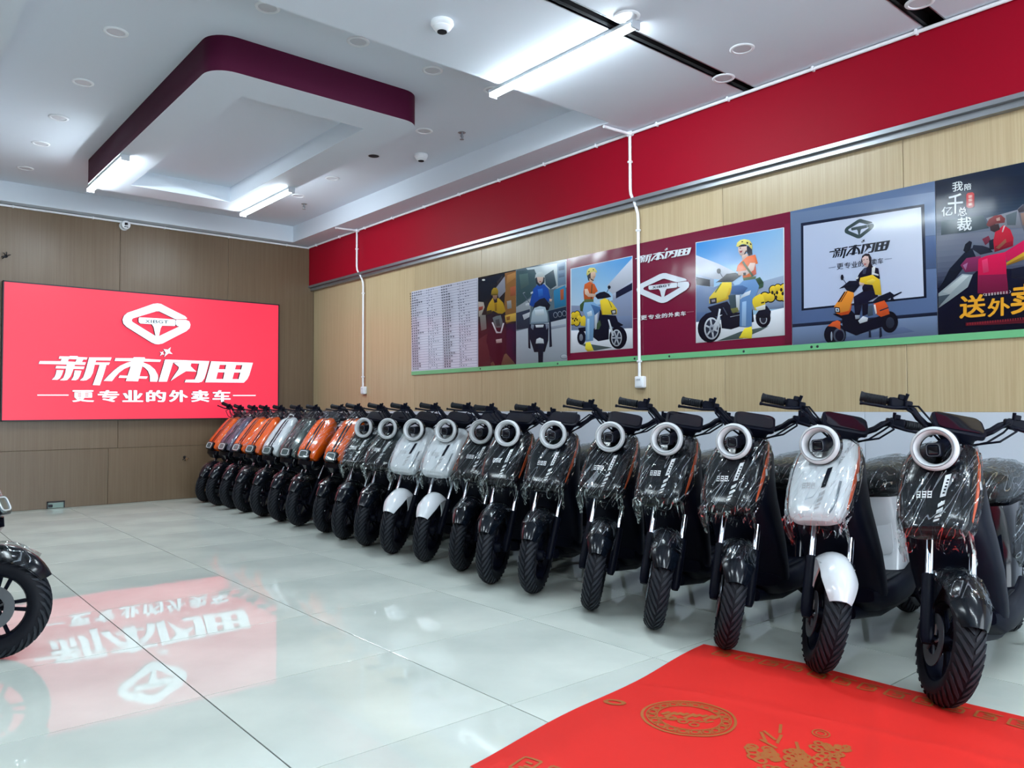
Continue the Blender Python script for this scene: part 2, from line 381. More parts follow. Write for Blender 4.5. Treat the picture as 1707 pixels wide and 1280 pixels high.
conduit('cable_conduit', 'white conduit under the ceiling along the wall with the lit sign',
        [[(XL+0.1, YE-0.03, ZC-0.02), (XB-0.01, YE-0.03, ZC-0.02)]], [((x, YE-0.03, ZC-0.02), 0) for x in [-1.0+0.75*k for k in range(8)]])
def drop(px_low, py_low, y, label, tee):
    x2_ = XR-0.041; low = on(px_low, py_low, 0, x2_); y2 = low.y
    runs = [[(xc_, y, zc_-0.01), (xc_, y, 2.74), (xc_+0.004, (y*0.94+y2*0.06), 2.70), (xc_+0.04, (y+y2)/2, 2.62), (x2_-0.004, y2, 2.55), (x2_, y2, 2.5), (x2_, y2, low.z)]]
    if tee: runs.append([(xc_, y, zc_), (xc_-0.13, y+0.01, zc_), (TXR+0.0, y+0.02, zc_)])
    def sw(t, o):
        q = MB(); q.rbox(Vector((XR-0.03, y2, low.z-0.04))-o, (0.036, 0.088, 0.09), 0.12, ax=0); q.build('socket_box', M_PVC, t)
        q = MB(); q.rbox(Vector((XR-0.05, y2, low.z-0.04))-o, (0.008, 0.07, 0.072), 0.12, ax=0); bx_ = q.build('face_plate', M_WHITE, t)
        q = MB(); q.rbox(Vector((XR-0.055, y2, low.z-0.02))-o, (0.004, 0.04, 0.012), 0.12, ax=0); q.build('slot_cover', M_LENS, bx_)
    conduit('conduit_drop', label, runs, [((xc_, y, 2.95), 2), ((x2_, y2, 2.42), 2), ((x2_, y2, low.z+0.12), 2)], sw)
drop(1066, 628, yj, 'white conduit drop crossing the maroon poster down to a socket box', True)
drop(605, 645, yj2, 'white conduit drop between the corner and the price list', True)
# ------------------------------------------------------------------ scooter materials
M_BLK = mat('black_plastic', linear=(0.0026, 0.0038, 0.0105), rough=0.45, spec=0.10)
M_GLOSS = mat('gloss_black', linear=(0.0030, 0.0042, 0.0095), rough=0.10, spec=0.45)
M_RUB = mat('tyre_rubber', linear=(0.0035, 0.0045, 0.0085), rough=0.6, spec=0.2); M_TREAD = mat('tread_rubber', linear=(0.016, 0.019, 0.026), rough=0.6, spec=0.25); noise_bump(M_RUB, 220, 0.15, 0.0008)
M_GRIP = mat('grip_rubber', linear=(0.0045, 0.0065, 0.0110), rough=0.6, spec=0.25)
M_CHROME = mat('polished_steel', (215, 220, 228), 0.12, 1.0)
M_STEEL = mat('dull_steel', (120, 126, 134), 0.35, 0.9)
M_ORG = mat('orange_trim', (206, 84, 30), 0.35)
M_RING = mat('pearl_ring', (196, 200, 204), 0.22, coat=0.3)
M_DECAL = mat('white_decal', (205, 208, 212), 0.45)
M_SCREEN = mat('black_screen', linear=(0.004, 0.005, 0.010), rough=0.05)
M_CLEAR = mat('lamp_glass', (92, 104, 106), 0.08, 0.3, coat=0.5)
M_TAIL = mat('red_lens', (120, 12, 16), 0.12)
M_SEAT = mat('seat_vinyl', linear=(0.008, 0.011, 0.015), rough=0.42, spec=0.3); noise_bump(M_SEAT, 160, 0.2, 0.001)
PAINT = {
    'black': mat('paint_black', linear=(0.0030, 0.0048, 0.0090), rough=0.16, spec=0.35),
    'white': mat('paint_white', (206, 211, 217), 0.18, coat=0.5),
    'orange': mat('paint_orange', (234, 98, 10), 0.18, coat=0.5),
    'grey': mat('paint_grey_green', (72, 86, 86), 0.16, 0.3, coat=0.5),
    'purple': mat('paint_grey_violet', (96, 94, 116), 0.16, 0.3, coat=0.5)}
def film_mat():
    m = bpy.data.materials.new('clear_wrap_film'); m.use_nodes = True
    N, L = m.node_tree.nodes, m.node_tree.links; N.remove(N['Principled BSDF'])
    out = N['Material Output']; tr = N.new('ShaderNodeBsdfTransparent'); gl = N.new('ShaderNodeBsdfGlossy'); mx = N.new('ShaderNodeMixShader')
    tr.inputs[0].default_value = (0.985, 0.995, 0.99, 1); gl.inputs[0].default_value = (0.92, 0.97, 1.0, 1); gl.inputs['Roughness'].default_value = 0.09
    tc = N.new('ShaderNodeTexCoord')
    n1 = N.new('ShaderNodeTexNoise'); n1.inputs['Scale'].default_value = 9; n1.inputs['Detail'].default_value = 2; n1.inputs['Distortion'].default_value = 1.2
    mp = N.new('ShaderNodeMapping'); mp.inputs['Scale'].default_value = (0.9, 2.2, 0.7); mp.inputs['Rotation'].default_value = (0.5, 0.2, 0.0)
    oi = N.new('ShaderNodeObjectInfo'); vm = N.new('ShaderNodeVectorMath'); vm.operation = 'SCALE'; vm.inputs[0].default_value = (7, 5, 3)
    ad = N.new('ShaderNodeVectorMath'); ad.operation = 'ADD'
    L.new(oi.outputs['Random'], vm.inputs['Scale']); L.new(tc.outputs['Object'], ad.inputs[0]); L.new(vm.outputs[0], ad.inputs[1])
    L.new(ad.outputs[0], mp.inputs[0]); L.new(mp.outputs[0], n1.inputs['Vector'])
    rg = N.new('ShaderNodeMath'); rg.operation = 'PINGPONG'; rg.inputs[1].default_value = 0.12; L.new(n1.outputs['Fac'], rg.inputs[0])
    bp = N.new('ShaderNodeBump'); bp.inputs['Strength'].default_value = 0.55; bp.inputs['Distance'].default_value = 0.045; L.new(rg.outputs[0], bp.inputs['Height'])
    lw = N.new('ShaderNodeFresnel'); lw.inputs[0].default_value = 1.45; L.new(bp.outputs[0], lw.inputs['Normal']); L.new(bp.outputs[0], gl.inputs['Normal'])
    n2 = N.new('ShaderNodeTexNoise'); n2.inputs['Scale'].default_value = 3.0; n2.inputs['Detail'].default_value = 1.0; n2.inputs['Distortion'].default_value = 0.3
    mp1 = N.new('ShaderNodeMapping'); mp1.inputs['Rotation'].default_value = (0.45, 0.78, 0.0); L.new(ad.outputs[0], mp1.inputs[0])
    mp2 = N.new('ShaderNodeMapping'); mp2.inputs['Scale'].default_value = (2.2, 7.0, 0.55); L.new(mp1.outputs[0], mp2.inputs[0]); L.new(mp2.outputs[0], n2.inputs['Vector'])
    pp = N.new('ShaderNodeMath'); pp.operation = 'PINGPONG'; pp.inputs[1].default_value = 0.085; L.new(n2.outputs['Fac'], pp.inputs[0])
    mr = N.new('ShaderNodeMapRange'); mr.inputs[1].default_value = 0.0; mr.inputs[2].default_value = 0.013; mr.inputs[3].default_value = 0.5; mr.inputs[4].default_value = 0.0; L.new(pp.outputs[0], mr.inputs[0])   # sharp creases catch the light
    k = N.new('ShaderNodeMath'); k.operation = 'MULTIPLY_ADD'; k.inputs[1].default_value = 0.5; k.use_clamp = True; L.new(lw.outputs[0], k.inputs[0]); L.new(mr.outputs[0], k.inputs[2])
    L.new(k.outputs[0], mx.inputs[0]); L.new(tr.outputs[0], mx.inputs[1]); L.new(gl.outputs[0], mx.inputs[2]); L.new(mx.outputs[0], out.inputs[0])
    return m
M_FILM = film_mat()
# ------------------------------------------------------------------ scooter shapes (x forward, y left, z up, origin under the front axle)
WR, TA, RA = 0.215, 0.047, 0.215
RAKE = math.radians(27); UAX = Vector((-math.sin(RAKE), 0, math.cos(RAKE))); AXP = Vector((-0.045, 0, RA))
REARX = -1.22
def sgnpow(v, p): return math.copysign(abs(v)**p, v)
def sloop(fn, n, p, a0=0):
    return [fn(sgnpow(math.cos(2*PI*i/n+a0), 2.0/p), sgnpow(math.sin(2*PI*i/n+a0), 2.0/p)) for i in range(n)]
def loftx(secs, n=20, mi=0, mb=None):
    mb = mb or MB()
    return mb.loft([sloop(lambda c, s, q=q: Vector((q[0], q[2]*c, q[1]+q[3]*s)), n, q[4]) for q in secs], mi)
def loftz(secs, n=20, mi=0, mb=None):
    mb = mb or MB()
    return mb.loft([sloop(lambda c, s, q=q: Vector(((q[1]+q[2])/2+(q[2]-q[1])/2*c, q[3]*s, q[0])), n, q[4]) for q in secs], mi)
def loftn(path, nrm, n=24, mb=None, mi=0, reverse=False):
    # sections (x, z, half width, half depth, power) across a raked path
    mb = mb or MB(); nv = Vector((nrm[0], 0, nrm[1])).normalized()
    return mb.loft([sloop(lambda c, s, q=q: Vector((q[0], q[2]*c, q[1]))+nv*(q[3]*s), n, q[4]) for q in path], mi)
def wrap(mb, off, jit, seed, keep=None):
    # clear film: the part's own surface blown out a little and creased
    rnd = random.Random(seed); me = mb.mesh('t', [M_FILM], 0); o = MB()
    import bmesh
    bm = bmesh.new(); bm.from_mesh(me); bmesh.ops.triangulate(bm, faces=[f for f in bm.faces if len(f.verts) > 4])
    bmesh.ops.subdivide_edges(bm, edges=bm.edges[:], cuts=1, use_grid_fill=True)
    bmesh.ops.recalc_face_normals(bm, faces=bm.faces[:]); bm.normal_update()
    co = [v.co+v.normal*(off+rnd.uniform(0, jit)) for v in bm.verts]
    bm.verts.index_update()
    fs = [tuple(v.index for v in f.verts) for f in bm.faces if keep is None or keep(f.calc_center_median())]
    used = sorted({i for f in fs for i in f}); mp = {i: k for k, i in enumerate(used)}
    o.add([co[i] for i in used], [tuple(mp[i] for i in f) for f in fs]); bm.free(); bpy.data.meshes.remove(me)
    return o
def fix(me):
    import bmesh
    bm = bmesh.new(); bm.from_mesh(me); bmesh.ops.recalc_face_normals(bm, faces=bm.faces[:]); bm.to_mesh(me); bm.free(); return me
RY90 = Matrix.Rotation(PI/2, 4, 'X')          # lathe axis Z -> Y
def wheel_parts(x):
    C = Matrix.Translation((x, 0, RA)) @ RY90
    ty = MB(); prof = []
    for i in range(13):
        a = math.radians(-128+256*i/12); prof.append((WR-TA+TA*math.cos(a)*0.97, TA*math.sin(a)))
    ty.lathe(prof, 44, 0, C)
    nb = 34
    for k in range(nb):
        for s in (-1, 1):
            th = 2*PI*(k+(0.5 if s > 0 else 0))/nb; vt = []
            for (ca, lag, wd) in ((3, 0.0, 0.030), (24, 0.12, 0.052), (50, 0.27, 0.046), (70, 0.36, 0.018)):
                a = math.radians(ca*s)
                for dth in (-wd, wd):
                    for h in (-0.001, 0.0042):
                        r = WR-TA+(TA+h)*math.cos(a); t2 = th+lag+dth
                        vt.append((r*math.cos(t2), r*math.sin(t2), (TA+h)*math.sin(a)))
            f = []
            for q in range(3):
                b = q*4; f += [(b+1, b+3, b+7, b+5), (b, b+4, b+5, b+1), (b+2, b+3, b+7, b+6)]
            f += [(0, 1, 3, 2), (12, 14, 15, 13)]
            ty.add(vt, f, 1, None, C)
    rim = MB(); rim.lathe([(0.135, -0.032), (0.150, -0.034), (0.150, -0.028), (0.132, -0.010), (0.132, 0.010), (0.150, 0.028), (0.150, 0.034), (0.135, 0.032), (0.124, 0.010), (0.124, -0.010), (0.135, -0.032)], 36, 0, C)
    rim.lathe([(0.0, -0.045), (0.022, -0.045), (0.030, -0.035), (0.034, 0), (0.030, 0.035), (0.022, 0.045), (0, 0.045)], 18, 0, C)
    for k in range(5):
        for dl in (-0.12, 0.12):
            a = 2*PI*k/5; p0 = Vector((0.028*math.cos(a+dl*2.4), 0.028*math.sin(a+dl*2.4), 0)); p1 = Vector((0.128*math.cos(a+dl*1.3), 0.128*math.sin(a+dl*1.3), 0))
            rim.tube([p0, (p0+p1)/2, p1], [0.012, 0.008, 0.009], 6, 0, C)
    disc = MB()
    disc.lathe([(0.052, 0.050), (0.092, 0.050), (0.092, 0.0535), (0.052, 0.0535), (0.052, 0.050)], 30, 0, C)
    for k in range(5):
        a = 2*PI*k/5; disc.tube([(0.02*math.cos(a), 0.02*math.sin(a), 0.05), (0.056*math.cos(a+0.3), 0.056*math.sin(a+0.3), 0.0515)], 0.005, 5, 0, C)
    return ty, rim, disc
KITS = {}
def K(kit, name, mb, mats, steer=False, sub=None, label=None, smooth=38, recalc=True, kind=None):
    me = mb.mesh(name, mats if isinstance(mats, list) else [mats], 0)
    if recalc: fix(me)
    if smooth:
        me.polygons.foreach_set('use_smooth', [True]*len(me.polygons)); me.set_sharp_from_angle(angle=math.radians(smooth))
    kit.append((name, me, steer, sub, label, kind)); return len(kit)-1
def axis_pt(l, y=0.0, off=0.0):
    # l metres up the fork from the front axle
    return Vector((0, y, RA))+UAX*l+Vector((math.cos(RAKE), 0, math.sin(RAKE)))*off
def mirror(path, s): return [(p[0], p[1]*s, p[2]) for p in path]
COVER_A = [(-0.030, 0.578, 0.074, 0.016, 3.4), (-0.044, 0.590, 0.102, 0.032, 3.4), (-0.072, 0.622, 0.118, 0.044, 3.4), (-0.125, 0.690, 0.127, 0.052, 3.4), (-0.190, 0.760, 0.130, 0.056, 3.2), (-0.255, 0.822, 0.126, 0.056, 3.0), (-0.315, 0.868, 0.110, 0.050, 2.8), (-0.355, 0.892, 0.072, 0.030, 2.6)]
NA = (0.70, 0.71)
COVER_B = [(-0.030, 0.588, 0.088, 0.040, 4.5), (-0.036, 0.600, 0.098, 0.052, 4.5), (-0.075, 0.660, 0.110, 0.060, 4.5), (-0.150, 0.745, 0.116, 0.062, 4.2), (-0.225, 0.835, 0.112, 0.062, 4.0), (-0.285, 0.905, 0.100, 0.056, 3.6), (-0.330, 0.945, 0.072, 0.036, 3.0)]
NB = (0.74, 0.67)
def surf(cover, nrm, t, s, lift):
    # point on a cover: t along the path (0..1), s across the face (-1..1), lifted along the face normal
    k = t*(len(cover)-1); i = min(int(k), len(cover)-2); f = k-i
    q = [cover[i][j]*(1-f)+cover[i+1][j]*f for j in range(5)]
    nv = Vector((nrm[0], 0, nrm[1])).normalized(); p = q[4]
    d = q[3]*max(0.0, 1-abs(s)**p)**(1/p)
    return Vector((q[0], q[2]*s, q[1]))+nv*(d+lift)
def strip(mb, cover, nrm, pts, wd, lift, mi=0):
    # ribbon along (t, s) points
    L = []
    for k, (t, s) in enumerate(pts):
        L.append((surf(cover, nrm, t, s-wd/2, lift), surf(cover, nrm, t, s+wd/2, lift)))
    v = [p for ab in L for p in ab]
    mb.add(v, [(2*i, 2*i+1, 2*i+3, 2*i+2) for i in range(len(L)-1)], mi)
def pleated(cover, nrm, seed):
    # loose clear film hanging in pleats over a cover, gathered below its lower edge
    rnd = random.Random(seed); nv = Vector((nrm[0], 0, nrm[1])).normalized(); NC, NR_ = 46, 16; rows = []
    ph = [rnd.uniform(0, 6.28) for _ in range(8)]; jit = [rnd.uniform(-1, 1) for _ in range(NC+1)]
    for r in range(NR_+1):
        t = 1.0-1.16*r/NR_; row = []
        tc = max(t, 0.0); k = tc*(len(cover)-1); i = min(int(k), len(cover)-2); f = k-i
        q = [cover[i][j]*(1-f)+cover[i+1][j]*f for j in range(5)]
        if t < 0.12: q[2] = max(q[2], cover[2][2]*0.92); q[3] = max(q[3], cover[2][3]*0.8)
        hang = max(0.0, 0.05-t)
        for c in range(NC+1):
            a = math.radians(-22+224*c/NC)
            cx_, sx_ = sgnpow(math.cos(a), 2.0/q[4]), sgnpow(math.sin(a), 2.0/q[4])
            fold = abs(math.sin(9*a+ph[0]+2.2*t))**2*0.6+abs(math.sin(15*a-3.1*t+ph[1]))**3*0.5+0.25*math.sin(5*a+7*t+ph[2])
            amp = 0.004+(0.010+0.012*max(0, 0.6-t))*max(0, fold)*(1.0 if abs(cx_) > 0.35 else 0.35+0.65*min(1, max(0, 0.5-t)*3))
            p = Vector((q[0], (q[2]+amp)*cx_, q[1]))+nv*((q[3]+amp)*sx_)
            p += Vector((-0.25*hang, 0, -hang*0.42+0.010*jit[c]*min(1, hang*9)))
            row.append(p)
        rows.append(row)
    mb = MB(); mb.loft(rows, 0, None, False, False); return mb
def make_kit(model, paint):
    kit = []; pm = PAINT[paint]
    # --- steered parts
    ty, rim, disc = wheel_parts(0)
    i = K(kit, 'front_tyre', ty, [M_RUB, M_TREAD], True, recalc=False)
    K(kit, 'wheel_rim', rim, M_BLK, True, i, recalc=False); K(kit, 'brake_disc', disc, M_STEEL, True, i, recalc=False)
    for s in (-1, 1):
        q = MB(); y = 0.074*s
        q.tube([axis_pt(-0.02, y), axis_pt(0.0, y), axis_pt(0.04, y), axis_pt(0.23, y)], [0.016, 0.022, 0.024, 0.023], 12)
        q.tube([(0, y-0.012*s, RA), (0, 0.03*s, RA)], 0.012, 8)
        K(kit, 'fork_slider', q, M_BLK, True)
        q = MB(); q.tube([axis_pt(0.22, y), axis_pt(0.40, y)], 0.0145, 12); K(kit, 'fork_stanchion', q, M_CHROME, True)
        if s > 0:
            q = MB(); q.rbox((-0.075, 0.058, RA+0.055), (0.05, 0.034, 0.075), 0.25); K(kit, 'brake_caliper', q, M_BLK, True)
    q = MB(); q.tube([axis_pt(0.385, -0.085), axis_pt(0.39, 0, -0.01), axis_pt(0.385, 0.085)], [0.026, 0.034, 0.026], 10)
    q.tube([axis_pt(0.385, 0, -0.03), axis_pt(0.74, 0, -0.04)], 0.028, 12); K(kit, 'fork_bridge', q, M_BLK, True)
    # fender
    fe = MB(); L = []
    for k in range(17):
        a = math.radians(30+118*k/16)
        wd = 0.034+0.034*min(1.0, (k+0.3)/4.0)**0.7; R0 = WR+0.028+0.016*math.sin(PI*k/16)
        row = []
        for u in range(9):
            t = -1+2*u/8.0; dr = -(0.030+0.022*math.sin(PI*min(1, k/12)))*abs(t)**2.4
            row.append(Vector(((R0+dr)*math.cos(a), wd*t, RA+(R0+dr)*math.sin(a))))
        L.append(row)
    fe.loft(L, 0, None, False, False)
    L2 = [[p-(p-Vector((0, p.y, RA))).normalized()*0.006 for p in r] for r in L]; fe.loft(L2, 0, None, False, False)
    for s in (-1, 1):
        ys_ = 0.062*s
        fe.prism([(0.035, 0.215+RA), (-0.10, 0.205+RA), (-0.085, 0.10+RA), (-0.052, 0.015+RA), (-0.030, 0.02+RA), (-0.028, 0.12+RA)], ys_-0.003, ys_+0.003, lambda u, v, t: Vector((u, t, v)))
    fpaint = paint if (model == 'A' and paint == 'white') else 'black'
    i = K(kit, 'front_fender', fe, PAINT[fpaint], True, smooth=50, recalc=False)
    if fpaint == 'black':
        ff = MB(); rnd = random.Random(5)
        W_ = [[p+(p-Vector((0, p.y*0.5, RA))).normalized()*(0.005+rnd.uniform(0, 0.013)) for p in r] for r in L[3:]]
        for r in W_: r.insert(0, r[0]+Vector((rnd.uniform(-.01, .01), -0.004, -0.020))); r.append(r[-1]+Vector((rnd.uniform(-.01, .01), 0.004, -0.020)))
        ff.loft(W_, 0, None, False, False); K(kit, 'film_wrap', ff, M_FILM, True, i, 'clear crumpled plastic film', smooth=25, recalc=False)
    # handlebar
    hb = MB(); bar = [(-0.405, 0, 0.955), (-0.400, 0.05, 0.955), (-0.392, 0.10, 0.960), (-0.385, 0.135, 0.982), (-0.384, 0.16, 1.008), (-0.392, 0.19, 1.022), (-0.41, 0.235, 1.026), (-0.445, 0.345, 1.028)]
    hb.tube(mirror(bar[::-1], -1)+bar[1:], 0.0135, 10); hb.rbox((-0.405, 0, 0.945), (0.055, 0.07, 0.05), 0.25); hb.tube([(-0.37, 0, 0.86), (-0.405, 0, 0.94)], 0.026, 12)
    hi = K(kit, 'handlebar', hb, M_BLK, True)
    for s in (-1, 1):
        q = MB(); q.tube(mirror([(-0.4165, 0.255, 1.0265), (-0.419, 0.262, 1.0265), (-0.443, 0.338, 1.028), (-0.447, 0.350, 1.028)], s), [0.021, 0.0185, 0.0185, 0.022], 12)
        for k in range(7):
            t = k/6.0; c = Vector(mirror([(-0.421-0.018*t, 0.27+0.06*t, 1.0267)], s)[0]); q.tube([c-Vector((-0.0015, 0.004*s, 0)), c+Vector((-0.0015, 0.004*s, 0))], 0.0200, 10)
        K(kit, 'grip', q, M_GRIP, True, hi)
        q = MB(); q.rbox((-0.398, 0.222*s, 1.024), (0.048, 0.056, 0.044), 0.22); q.rbox((-0.378, 0.214*s, 1.052), (0.018, 0.022, 0.020), 0.2); q.rbox((-0.376, 0.185*s, 1.026), (0.03, 0.028, 0.03), 0.25)
        q.tube(mirror([(-0.37, 0.2, 1.04), (-0.365, 0.196, 1.068)], s), 0.007, 8)
        K(kit, 'switch_box', q, M_BLK, True, hi)
        q = MB(); q.tube(mirror([(-0.372, 0.185, 1.012), (-0.352, 0.215, 1.008), (-0.345, 0.25, 1.002), (-0.372, 0.35, 1.000), (-0.378, 0.362, 1.000)], s), [0.008, 0.008, 0.0065, 0.006, 0.009], 8); K(kit, 'brake_lever', q, M_BLK, True, hi)
        for (dx, dz, e) in ((0.03, 0.0, 0.0), (0.055, -0.028, 0.02), (0.02, -0.04, -0.01)):
            q = MB(); q.tube(mirror([(-0.375, 0.19, 1.02+dz*0.3), (-0.34+dx, 0.165+e, 1.025+dz), (-0.325+dx, 0.11+e, 0.975+dz), (-0.345, 0.05, 0.92+dz*0.4), (-0.36, 0.02, 0.86)], s), 0.0042, 6); K(kit, 'cable', q, M_BLK, True, hi)
    q = MB(); T = Matrix.Translation((-0.345, 0, 0.978)) @ Matrix.Rotation(math.radians(32), 4, 'Y')
    q.rbox((0, 0, 0), (0.130, 0.188, 0.026), 0.22, M=T, ax=2); q.rbox((0.012, 0, -0.026), (0.095, 0.13, 0.04), 0.25, M=T, ax=2); q.rbox((0.0, 0, -0.055), (0.06, 0.07, 0.05), 0.2, M=T)
    di = K(kit, 'dashboard', q, M_BLK, True)
    q = MB(); q.rbox((-0.002, 0, 0.0155), (0.108, 0.166, 0.003), 0.2, M=T, ax=2); K(kit, 'screen', q, M_SCREEN, True, di)
    if model == 'A':
        RC = Matrix.Translation((-0.155, 0, 0.893)) @ Matrix.Rotation(math.radians(90-8), 4, 'Y')   # ring axis leans up a little
        q = MB(); q.lathe([(0.0560, -0.024), (0.0575, -0.008), (0.0625, 0.008), (0.070, 0.014), (0.0785, 0.012), (0.0830, 0.004), (0.0840, -0.012)], 48, 0, RC)
        ri = K(kit, 'headlamp_ring', q, M_RING, False, recalc=False, smooth=60)
        q = MB(); q.lathe([(0.0838, -0.008), (0.0862, -0.010), (0.0862, -0.036), (0.078, -0.042), (0.057, -0.040), (0.056, -0.022)], 48, 0, RC)
        K(kit, 'ring_housing', q, M_GLOSS, False, ri, recalc=False, smooth=50)
        q = MB(); q.lathe([(0.0690, 0.0142), (0.0702, 0.0152), (0.0714, 0.0146)], 48, 0, RC); K(kit, 'light_guide', q, M_STEEL, False, ri, recalc=False)
        # bowl closing the lower part of the ring
        q = MB(); bl = []
        for k in range(13):
            a = math.radians(180+60-90+180*k/12*0.667); bl.append(a)
        pts = [RC @ Vector((0.060*math.cos(a), 0.060*math.sin(a), -0.02)) for a in [math.radians(-62+124*k/14) for k in range(15)]]
        back = [p+Vector((-0.05, 0, 0.0)) for p in pts]
        q.add(pts+back, [(k, k+1, 15+k+1, 15+k) for k in range(14)]+[tuple(range(15, 30))], 0)
        K(kit, 'lamp_bowl', q, M_GLOSS, False, ri, recalc=False)
        q = MB(); q.rbox((-0.165, 0.0, 0.888), (0.055, 0.052, 0.052), 0.16, ax=0); q.tube([(-0.18, 0, 0.885), (-0.26, 0, 0.895), (-0.36, 0, 0.90)], [0.024, 0.026, 0.03], 10)
        li = K(kit, 'headlamp', q, M_BLK, False)
        q = MB(); q.tube([(-0.1365, 0.0225*sgnpow(math.cos(2*PI*k/24), 0.5), 0.888+0.0225*sgnpow(math.sin(2*PI*k/24), 0.5)) for k in range(24)], 0.0016, 6, closed=True); K(kit, 'lamp_bezel', q, M_STEEL, False, li)
        q = MB(); q.rbox((-0.139, 0.0, 0.888), (0.008, 0.034, 0.030), 0.2, ax=0); K(kit, 'lens', q, M_SCREEN, False, li)
        # fixed cover
        cv = loftn(COVER_A, NA); ci = K(kit, 'front_cover', cv, pm)
        for s in (-1, 1):
            q = MB(); nv = Vector((NA[0], 0, NA[1])).normalized()
            L = []
            for k in range(11):
                t = 0.30+0.62*k/10; b = surf(COVER_A, NA, t, 0.0, 0.0); kk = t*7; ii = min(int(kk), 6); fr = kk-ii
                hw = COVER_A[ii][2]*(1-fr)+COVER_A[ii+1][2]*fr
                c = Vector((COVER_A[ii][0]*(1-fr)+COVER_A[ii+1][0]*fr, s*(hw+0.0015), COVER_A[ii][1]*(1-fr)+COVER_A[ii+1][1]*fr))
                wv = 0.004+0.011*math.sin(PI*min(1, k/10*1.1)) ; L.append((c-nv*wv, c+nv*wv))
            q.add([p for ab in L for p in ab]+[p+Vector((0, -0.004*s, 0)) for ab in L for p in ab], [(2*k, 2*k+1, 2*k+3, 2*k+2) for k in range(10)]+[(22+2*k, 22+2*k+2, 22+2*k+3, 22+2*k+1) for k in range(10)]+[(2*k, 2*k+2, 24+2*k, 22+2*k) for k in range(10)]+[(2*k+1, 23+2*k, 25+2*k, 2*k+3) for k in range(10)])
            K(kit, 'side_trim', q, M_ORG, False, ci, 'orange side trim', recalc=False)
        # raised front panel
        q = MB(); GN = 12; pts = []
        for r in range(GN+1):
            for c in range(GN+1):
                tt, ss = 0.075+0.50*r/GN, -0.80+1.52*c/GN; e = min(r, GN-r, c, GN-c)
                pts.append(surf(COVER_A, NA, tt, ss, [0.0, 0.0030, 0.0035][min(e, 2)]))
        q.add(pts, [(r*(GN+1)+c, r*(GN+1)+c+1, (r+1)*(GN+1)+c+1, (r+1)*(GN+1)+c) for r in range(GN) for c in range(GN)]); K(kit, 'front_panel', q, pm, False, ci, recalc=False)
        LF = 0.0056
        q = MB(); dec = M_DECAL if paint == 'black' else mat('pale_decal', (168, 170, 174), 0.4)
        for k in range(4):
            t0 = 0.20+0.045*k; s0 = 0.12+0.035*k
            A_ = [surf(COVER_A, NA, t0, s0-0.085, LF), surf(COVER_A, NA, t0+0.024, s0+0.085, LF), surf(COVER_A, NA, t0+0.050, s0+0.095, LF), surf(COVER_A, NA, t0+0.026, s0-0.075, LF)]; q.add(A_, [(0, 1, 2, 3)])
        for c in range(3):
            s0 = -0.10-0.15*c+0.0; g0 = 0.40
            for (a_, b_) in ((0.0, 0.008), (0.018, 0.026), (0.036, 0.044)): strip(q, COVER_A, NA, [(g0+a_, s0), (g0+b_, s0)], 0.115, LF)
            for ds_ in (-0.045, 0.045): strip(q, COVER_A, NA, [(g0-0.002, s0+ds_), (g0+0.046, s0+ds_)], 0.018, LF)
        K(kit, 'cover_decal', q, dec, False, ci, recalc=False, smooth=0, kind='stuff')
        q = MB(); A_ = []
        for k in range(6):
            f_ = k/5.0; tt = 0.40+0.15*f_; sc_ = 0.25+0.085*f_
            for j in range(4): A_.append(surf(COVER_A, NA, tt+0.012*j/3, sc_-0.075+0.15*j/3, 0.0062))
        q.add(A_, [(4*k+j, 4*k+j+1, 4*k+j+5, 4*k+j+4) for k in range(5) for j in range(3)])
        K(kit, 'name_decal', q, M_DECAL if paint == 'black' else M_BLK, False, ci, recalc=False, smooth=0)
        if paint == 'black':
            q = MB()
            for k in range(5): strip(q, COVER_A, NA, [(0.425+0.022*k, 0.265+0.018*k), (0.436+0.022*k, 0.275+0.018*k)], 0.06, 0.0072)
            K(kit, 'name_print', q, M_BLK, False, ci, recalc=False, smooth=0, kind='stuff')
        else:
            q = MB(); strip(q, COVER_A, NA, [(0.15, 0.62), (0.24, 0.70), (0.36, 0.735), (0.46, 0.74)], 0.07, LF); K(kit, 'side_slot', q, M_STEEL, False, ci, recalc=False, smooth=0)
        for s in (1,):
            q = MB(); q.box(-0.205, -0.180, 0.1335, 0.1345, 0.735, 0.765); K(kit, 'side_label', q, M_DECAL, False, ci, smooth=0)
        K(kit, 'film_wrap', pleated(COVER_A, NA, 17), M_FILM, False, ci, 'clear crumpled plastic film', smooth=18, recalc=False)
    else:
        cv = loftn(COVER_B, NB); ci = K(kit, 'front_cover', cv, pm)
        st = MB()
        for s0 in (-0.16, 0.12): strip(st, COVER_B, NB, [(0.26+0.055*k, s0) for k in range(13)], 0.17 if s0 < 0 else 0.12, 0.0015)
        K(kit, 'cover_stripe', st, M_BLK if paint != 'black' else M_DECAL, False, ci, recalc=False)
        st = MB(); strip(st, COVER_B, NB, [(0.93, 0), (0.96, 0), (0.99, 0)], 0.3, 0.002); K(kit, 'badge', st, M_STEEL, False, ci, recalc=False)
        T = Matrix.Translation((-0.002, 0, 0.634)) @ Matrix.Rotation(math.radians(-24), 4, 'Y')
        q = MB(); q.rbox((0, 0, 0), (0.05, 0.116, 0.092), 0.2, M=T, ax=0); li = K(kit, 'headlamp', q, M_GLOSS)
        q = MB(); q.rbox((0.026, 0, 0.0), (0.006, 0.100, 0.078), 0.2, M=T, ax=0); K(kit, 'lens', q, M_CLEAR, False, li)
        q = MB()
        ring = [T @ Vector((0.0302, 0.041*sgnpow(math.cos(2*PI*k/28), 0.5), 0.030*sgnpow(math.sin(2*PI*k/28), 0.5))) for k in range(28)]
